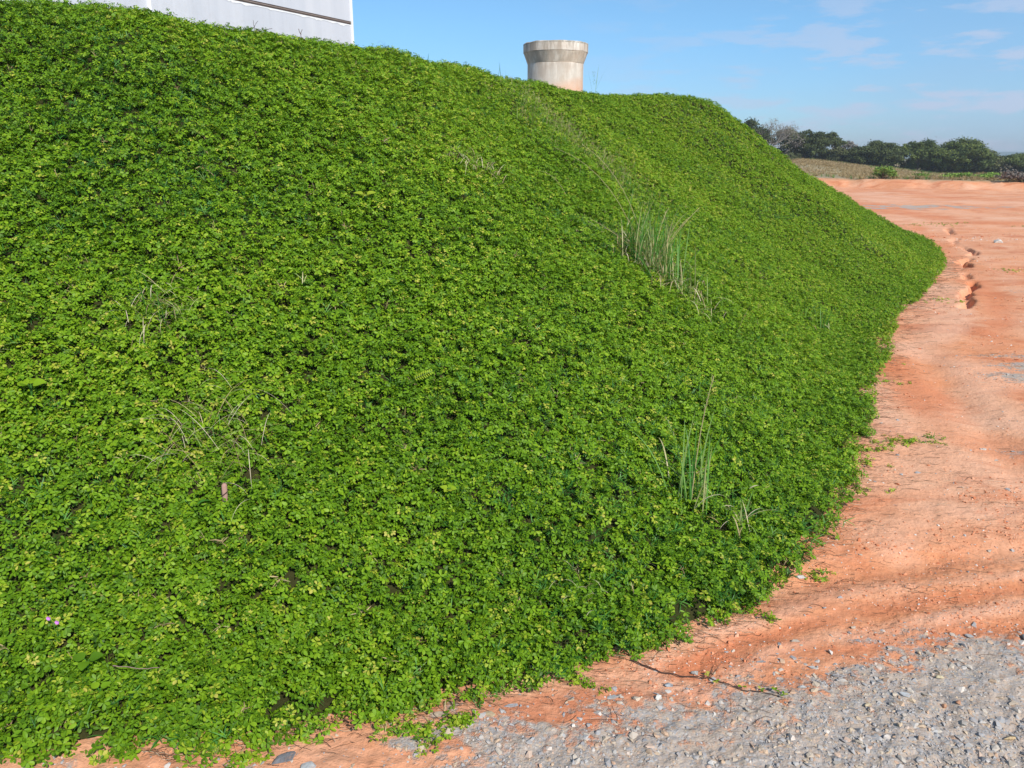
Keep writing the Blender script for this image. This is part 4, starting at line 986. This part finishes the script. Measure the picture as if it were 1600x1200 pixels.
def tree(name, label, x, y, H_, W_, kind, seed, mat, bark, trunk_h=.3, dens=1.0, flat=1.0):
    R_ = random.Random(seed); z0 = gz(x, y) - .1
    e = thing(name, label, 'tree', (x, y, z0), 'trees along the far side of the dry field')
    tb = MB(); clumps = []; tips = []
    nT = R_.choice((1, 2, 2, 3)) if kind != 'shrub' else 4
    for q in range(nT):
        a0 = R_.uniform(0, 6.28); base = Vector((R_.uniform(-.12, .12) * nT, R_.uniform(-.12, .12), 0)); th = H_ * trunk_h * R_.uniform(.8, 1.2)
        top = base + Vector((math.cos(a0) * .25 * W_ * .3, math.sin(a0) * .2, th)); rad = .030 * H_ / nT ** .5
        tb.tube([base, base.lerp(top, .5) + Vector((R_.gauss(0, .05), 0, 0)), top], [rad, rad * .85, rad * .7], 7)
        nl = 6 if kind != 'bare' else 8
        for k in range(nl):
            az = 6.28 * (k + R_.random() * .6) / nl; rr = W_ * .48 * R_.uniform(.35, 1.0)
            hh = H_ * (.96 - .42 * (rr / (W_ * .5)) ** 2 * flat) * R_.uniform(.82, 1.0)
            tip = Vector((math.cos(az) * rr, math.sin(az) * rr * .9, hh)); mid_ = top.lerp(tip, .5) + Vector((0, 0, -.06 * H_ + R_.gauss(0, .04 * H_)))
            tb.tube([top, mid_, tip], [rad * .5, rad * .3, rad * .1], 5); tips.append((mid_, tip))
            for _s in range(3 if kind != 'bare' else 9):
                t = R_.uniform(.2, 1); b1 = mid_.lerp(tip, t); d = Vector((R_.gauss(0, .6), R_.gauss(0, .6), R_.uniform(.1, .9))).normalized() * H_ * R_.uniform(.08, .18)
                tb.tube([b1, b1 + d * .6 + Vector((R_.gauss(0, .04), 0, 0)), b1 + d], [rad * .14, rad * .09, rad * .03], 4, 0, False)
                if kind == 'bare':
                    for _r in range(5):
                        d2 = (d.normalized() + Vector((R_.gauss(0, .6), R_.gauss(0, .6), R_.gauss(0, .5)))).normalized() * H_ * .08; q0 = b1 + d * R_.uniform(.4, 1)
                        tb.tube([q0, q0 + d2], [rad * .05, rad * .02], 3, 0, False)
    tb.build('trunk', bark, e)
    low = .10 if kind == 'shrub' else (.14 if kind != 'umbrella' else .52)
    ncl = int((78 if kind != 'umbrella' else 46) * dens) if kind != 'bare' else 50
    for m_, t_ in tips:
        clumps.append((t_.x, t_.y, t_.z - .04 * H_, .12 * W_, .12 * W_, .085 * H_, R_.uniform(.3, .8)))
    for _ in range(ncl):
        az = R_.uniform(0, 6.28); rr = W_ * .5 * R_.random() ** .5; t = (rr / (W_ * .5)) ** 2
        zt = H_ * (.95 - .36 * t * flat); zb = H_ * (low + .10 * t)
        z = zt - (zt - zb) * R_.random() ** 1.3; f = (z / H_)
        clumps.append((math.cos(az) * rr, math.sin(az) * rr, z, .10 * W_ * R_.uniform(.6, 1.3), .10 * W_ * R_.uniform(.6, 1.3), .075 * H_ * R_.uniform(.7, 1.4), R_.uniform(.05, .95)))
    per = {'bare': 85, 'umbrella': 430, 'tree': 430, 'shrub': 430}[kind] * dens
    vs, fs, sh = crown_mesh(R_, clumps, per, .105 if kind != 'bare' else .06)
    me = bpy.data.meshes.new('crown'); me.from_pydata(vs, [], fs); me.update()
    at = me.attributes.new('shade', 'FLOAT', 'POINT'); at.data.foreach_set('value', np.array(sh, np.float32))
    link_mesh('crown', me, mat, e)
    return e
def tpos(px_az, Y): return px_az * Y, Y
# x = tangent of the bearing * distance
TREES = [  # label, x, y, height, width, kind, material, bark, trunk, density
 ('dark green tree just clearing the embankment, left end of the tree line', 25.6, 88, 4.2, 3.6, 'tree', MT_dark, m_bark, .3, 1.0),
 ('pale grey almost leafless tree, the barest of the tree line', 27.9, 87, 4.35, 5.2, 'bare', MT_grey, m_barkp, .3, 1.0),
 ('brownish thin crowned tree beside the pale leafless one', 30.1, 90, 3.9, 3.2, 'tree', MT_olive, m_barkp, .35, .7),
 ('dense dark tree standing left of the umbrella shaped tree', 31.6, 88, 3.35, 3.6, 'tree', MT_dark, m_bark, .2, 1.1),
 ('umbrella shaped tree with a flat dark crown on open trunks', 33.6, 89, 3.35, 3.9, 'umbrella', MT_dark, m_bark, .45, 1.1),
 ('low dark shrub filling the dip right of the umbrella shaped tree', 35.9, 91, 1.7, 3.2, 'shrub', MT_olive, m_bark, .15, .8),
 ('thin grey brown tree at the left of the round dark tree', 37.2, 92, 2.75, 2.6, 'tree', MT_grey, m_barkp, .3, .6),
 ('broad low round dark tree in the middle of the tree line', 39.0, 88, 2.85, 5.0, 'tree', MT_dark, m_bark, .15, 1.15),
 ('small dark tree filling the gap between the round tree and the green crowned one', 41.6, 92, 2.75, 3.4, 'tree', MT_dark, m_bark, .2, 1.0),
 ('green domed tree left of the tallest crown of the right half', 43.7, 88, 3.55, 4.3, 'tree', MT_mid, m_bark, .25, 1.1),
 ('widest spreading green tree with stepped layered crown', 48.2, 88, 3.8, 5.6, 'tree', MT_mid, m_bark, .25, 1.15),
 ('drooping olive green tree on the right shoulder of the widest tree', 51.0, 89, 3.2, 3.8, 'tree', MT_olive, m_bark, .25, .8),
 ('thin pale stemmed tree at the notch where the far hills show', 53.0, 91, 2.5, 1.9, 'tree', MT_grey, m_barkp, .35, .6),
 ('flat topped light green tree between the pale stems and the last dark tree', 55.3, 89, 2.75, 5.0, 'umbrella', MT_mid, m_barkp, .4, 1.1),
 ('last dark tree at the right end of the tree line in view', 58.6, 88, 2.65, 4.2, 'tree', MT_dark, m_bark, .25, 1.1),
]
for k, (lab, x, y, H_, W_, kind, mt_, bk, th, dn) in enumerate(TREES):
    tree('field_tree', lab, x, y, H_ * (.98 if x < 50 else .86), W_ * 1.04, kind, 700 + k, mt_, bk, th, dn)
# undergrowth along the foot of the tree line
def undergrowth():
    R_ = random.Random(77); cl = []
    for _ in range(230):
        x = R_.uniform(25, 68); y = 89.5 + R_.uniform(-.8, 4); cl.append((x, y, gz(x, y) + R_.uniform(.1, .8), R_.uniform(.4, .9), .5, R_.uniform(.25, .6), R_.uniform(0, .8)))
    vs, fs, sh = crown_mesh(R_, cl, 420, .09)
    me = bpy.data.meshes.new('undergrowth'); me.from_pydata(vs, [], fs); me.update()
    at = me.attributes.new('shade', 'FLOAT', 'POINT'); at.data.foreach_set('value', np.array(sh, np.float32))
    tag(link_mesh('undergrowth', me, MT_under), 'low tangled bushes under the far tree line', None, None, 'stuff')
undergrowth()
# dry grass of the field, and the green weeds along the bank
def field_grass():
    r_ = np.random.default_rng(51)
    y = 38 + 52 * r_.random(60000) ** .8; x = y * r_.uniform(.27, .76, 60000)
    k = y - bank_y(x); keep = (k > .15) & (r_.random(len(x)) < .15 + .6 * sstep(-.2, .5, fbm(x * .35, y * .12, 3, 180)) + .9 * sstep(84, 88, y))
    x, y = x[keep], y[keep]; nn = len(x)
    P = np.stack([x, y, ground_z(x, y) - .01], 1)
    green = sstep(.15, .5, fbm(x * .25 + 5, y * .12, 3, 184)) * .4 + .5 * sstep(1.6, .2, y - bank_y(x)) * sstep(.0, .4, fbm(x * .3, y * 0, 2, 186)) + .25 * sstep(84, 88, y)
    pick = np.where(r_.random(nn) < green, 0, 1) * 2 + r_.integers(0, 2, nn)
    protos = [make_grasslet(20, 16, .16, M_blade, 'agrass', .7), make_grasslet(21, 16, .16, M_blade, 'agrass', .7), make_grasslet(22, 18, .16, M_straw, 'bstraw', .8), make_grasslet(23, 18, .16, M_straw, 'bstraw', .8)]
    for q in protos:
        for v in q.data.vertices: v.co.x *= 1.6; v.co.y *= 1.6
    scatter('field_grass', protos, P, euler_from_up(np.array([[0, 0, 1.]]) + r_.normal(0, .1, (nn, 3)), r_.random(nn) * 6.28), r_.uniform(.8, 2.0, nn), np.clip(r_.normal(.42, .13, nn), 0, 1), pick, 'dry buff grass with green patches across the far field')
    print('field grass', nn)
field_grass()
def bush(name, label, x, y, w_, h_, mat, seed, cat='bush', cl_n=14, leaf=.05, per=300):
    R_ = random.Random(seed); cl = []
    e = thing(name, label, cat, (x, y, gz(x, y)))
    tb = MB()
    for _ in range(cl_n):
        q = (R_.gauss(0, w_ * .33), R_.gauss(0, .25), h_ * R_.uniform(.25, .9)); cl.append(q + (w_ * .16, .22, h_ * .18, R_.uniform(.2, 1)))
        tb.tube([(q[0] * .3, q[1] * .3, 0), (q[0] * .7, q[1] * .7, q[2] * .6), q], [.02, .012, .004], 4, .3, False)
    tb.build('stems', m_twig, e); vs, fs, sh = crown_mesh(R_, cl, per, leaf)
    me = bpy.data.meshes.new('foliage'); me.from_pydata(vs, [], fs); me.update()
    at = me.attributes.new('shade', 'FLOAT', 'POINT'); at.data.foreach_set('value', np.array(sh, np.float32)); link_mesh('foliage', me, mat, e)
MT_bright = tree_leaf_mat('fresh_green_leaves', (.07, .16, .02), (.24, .36, .07))
bush('bush', 'bright green bush alone at the edge of the far bank', 19.6, 43.1, .9, .62, MT_bright, 1, per=500)
bush('bush', 'wide low light green bush on the bank below the flat topped tree', 24.3, 42.2, 2.6, .40, MT_bright, 2, per=600)
bush('bush', 'small dark bush on the bank next to the embankment edge', 14.6, 47.0, .6, .45, MT_olive, 3, per=500)
bush('brush_pile', 'grey heap of dead brushwood on the bank at the right', 25.0, 39.6, 2.4, .5, MT_grey, 4, 'brushwood', 20, .07, 420)
bush('bush', 'low olive bush where the field meets the dark trees on the left', 26.5, 78, 1.6, .7, MT_olive, 5, per=400)

# ------------------------------------------------------------------ the air
def haze():
    mb = MB(); x0, x1, y0, y1, z0, z1 = -60, 1600, -30, 1300, -14.0, 14.0
    x0 = -1100
    vs = [(x, y, z) for x in (x0, x1) for y in (y0, y1) for z in (z0, z1)]
    mb.add(vs, [(0, 1, 3, 2), (4, 6, 7, 5), (0, 4, 5, 1), (2, 3, 7, 6), (0, 2, 6, 4), (1, 5, 7, 3)])
    m = bpy.data.materials.new('thin_haze'); m.use_nodes = True; t = m.node_tree
    t.nodes.remove(t.nodes['Principled BSDF']); v = t.nodes.new('ShaderNodeVolumePrincipled')
    v.inputs['Color'].default_value = (.92, .97, 1, 1); v.inputs['Density'].default_value = HAZE; v.inputs['Anisotropy'].default_value = .2
    t.links.new(v.outputs[0], t.nodes['Material Output'].inputs['Volume'])
    tag(mb.build('haze', m), 'thin bluish haze over the far land', None, None, 'stuff')
if HAZE > 0: haze()
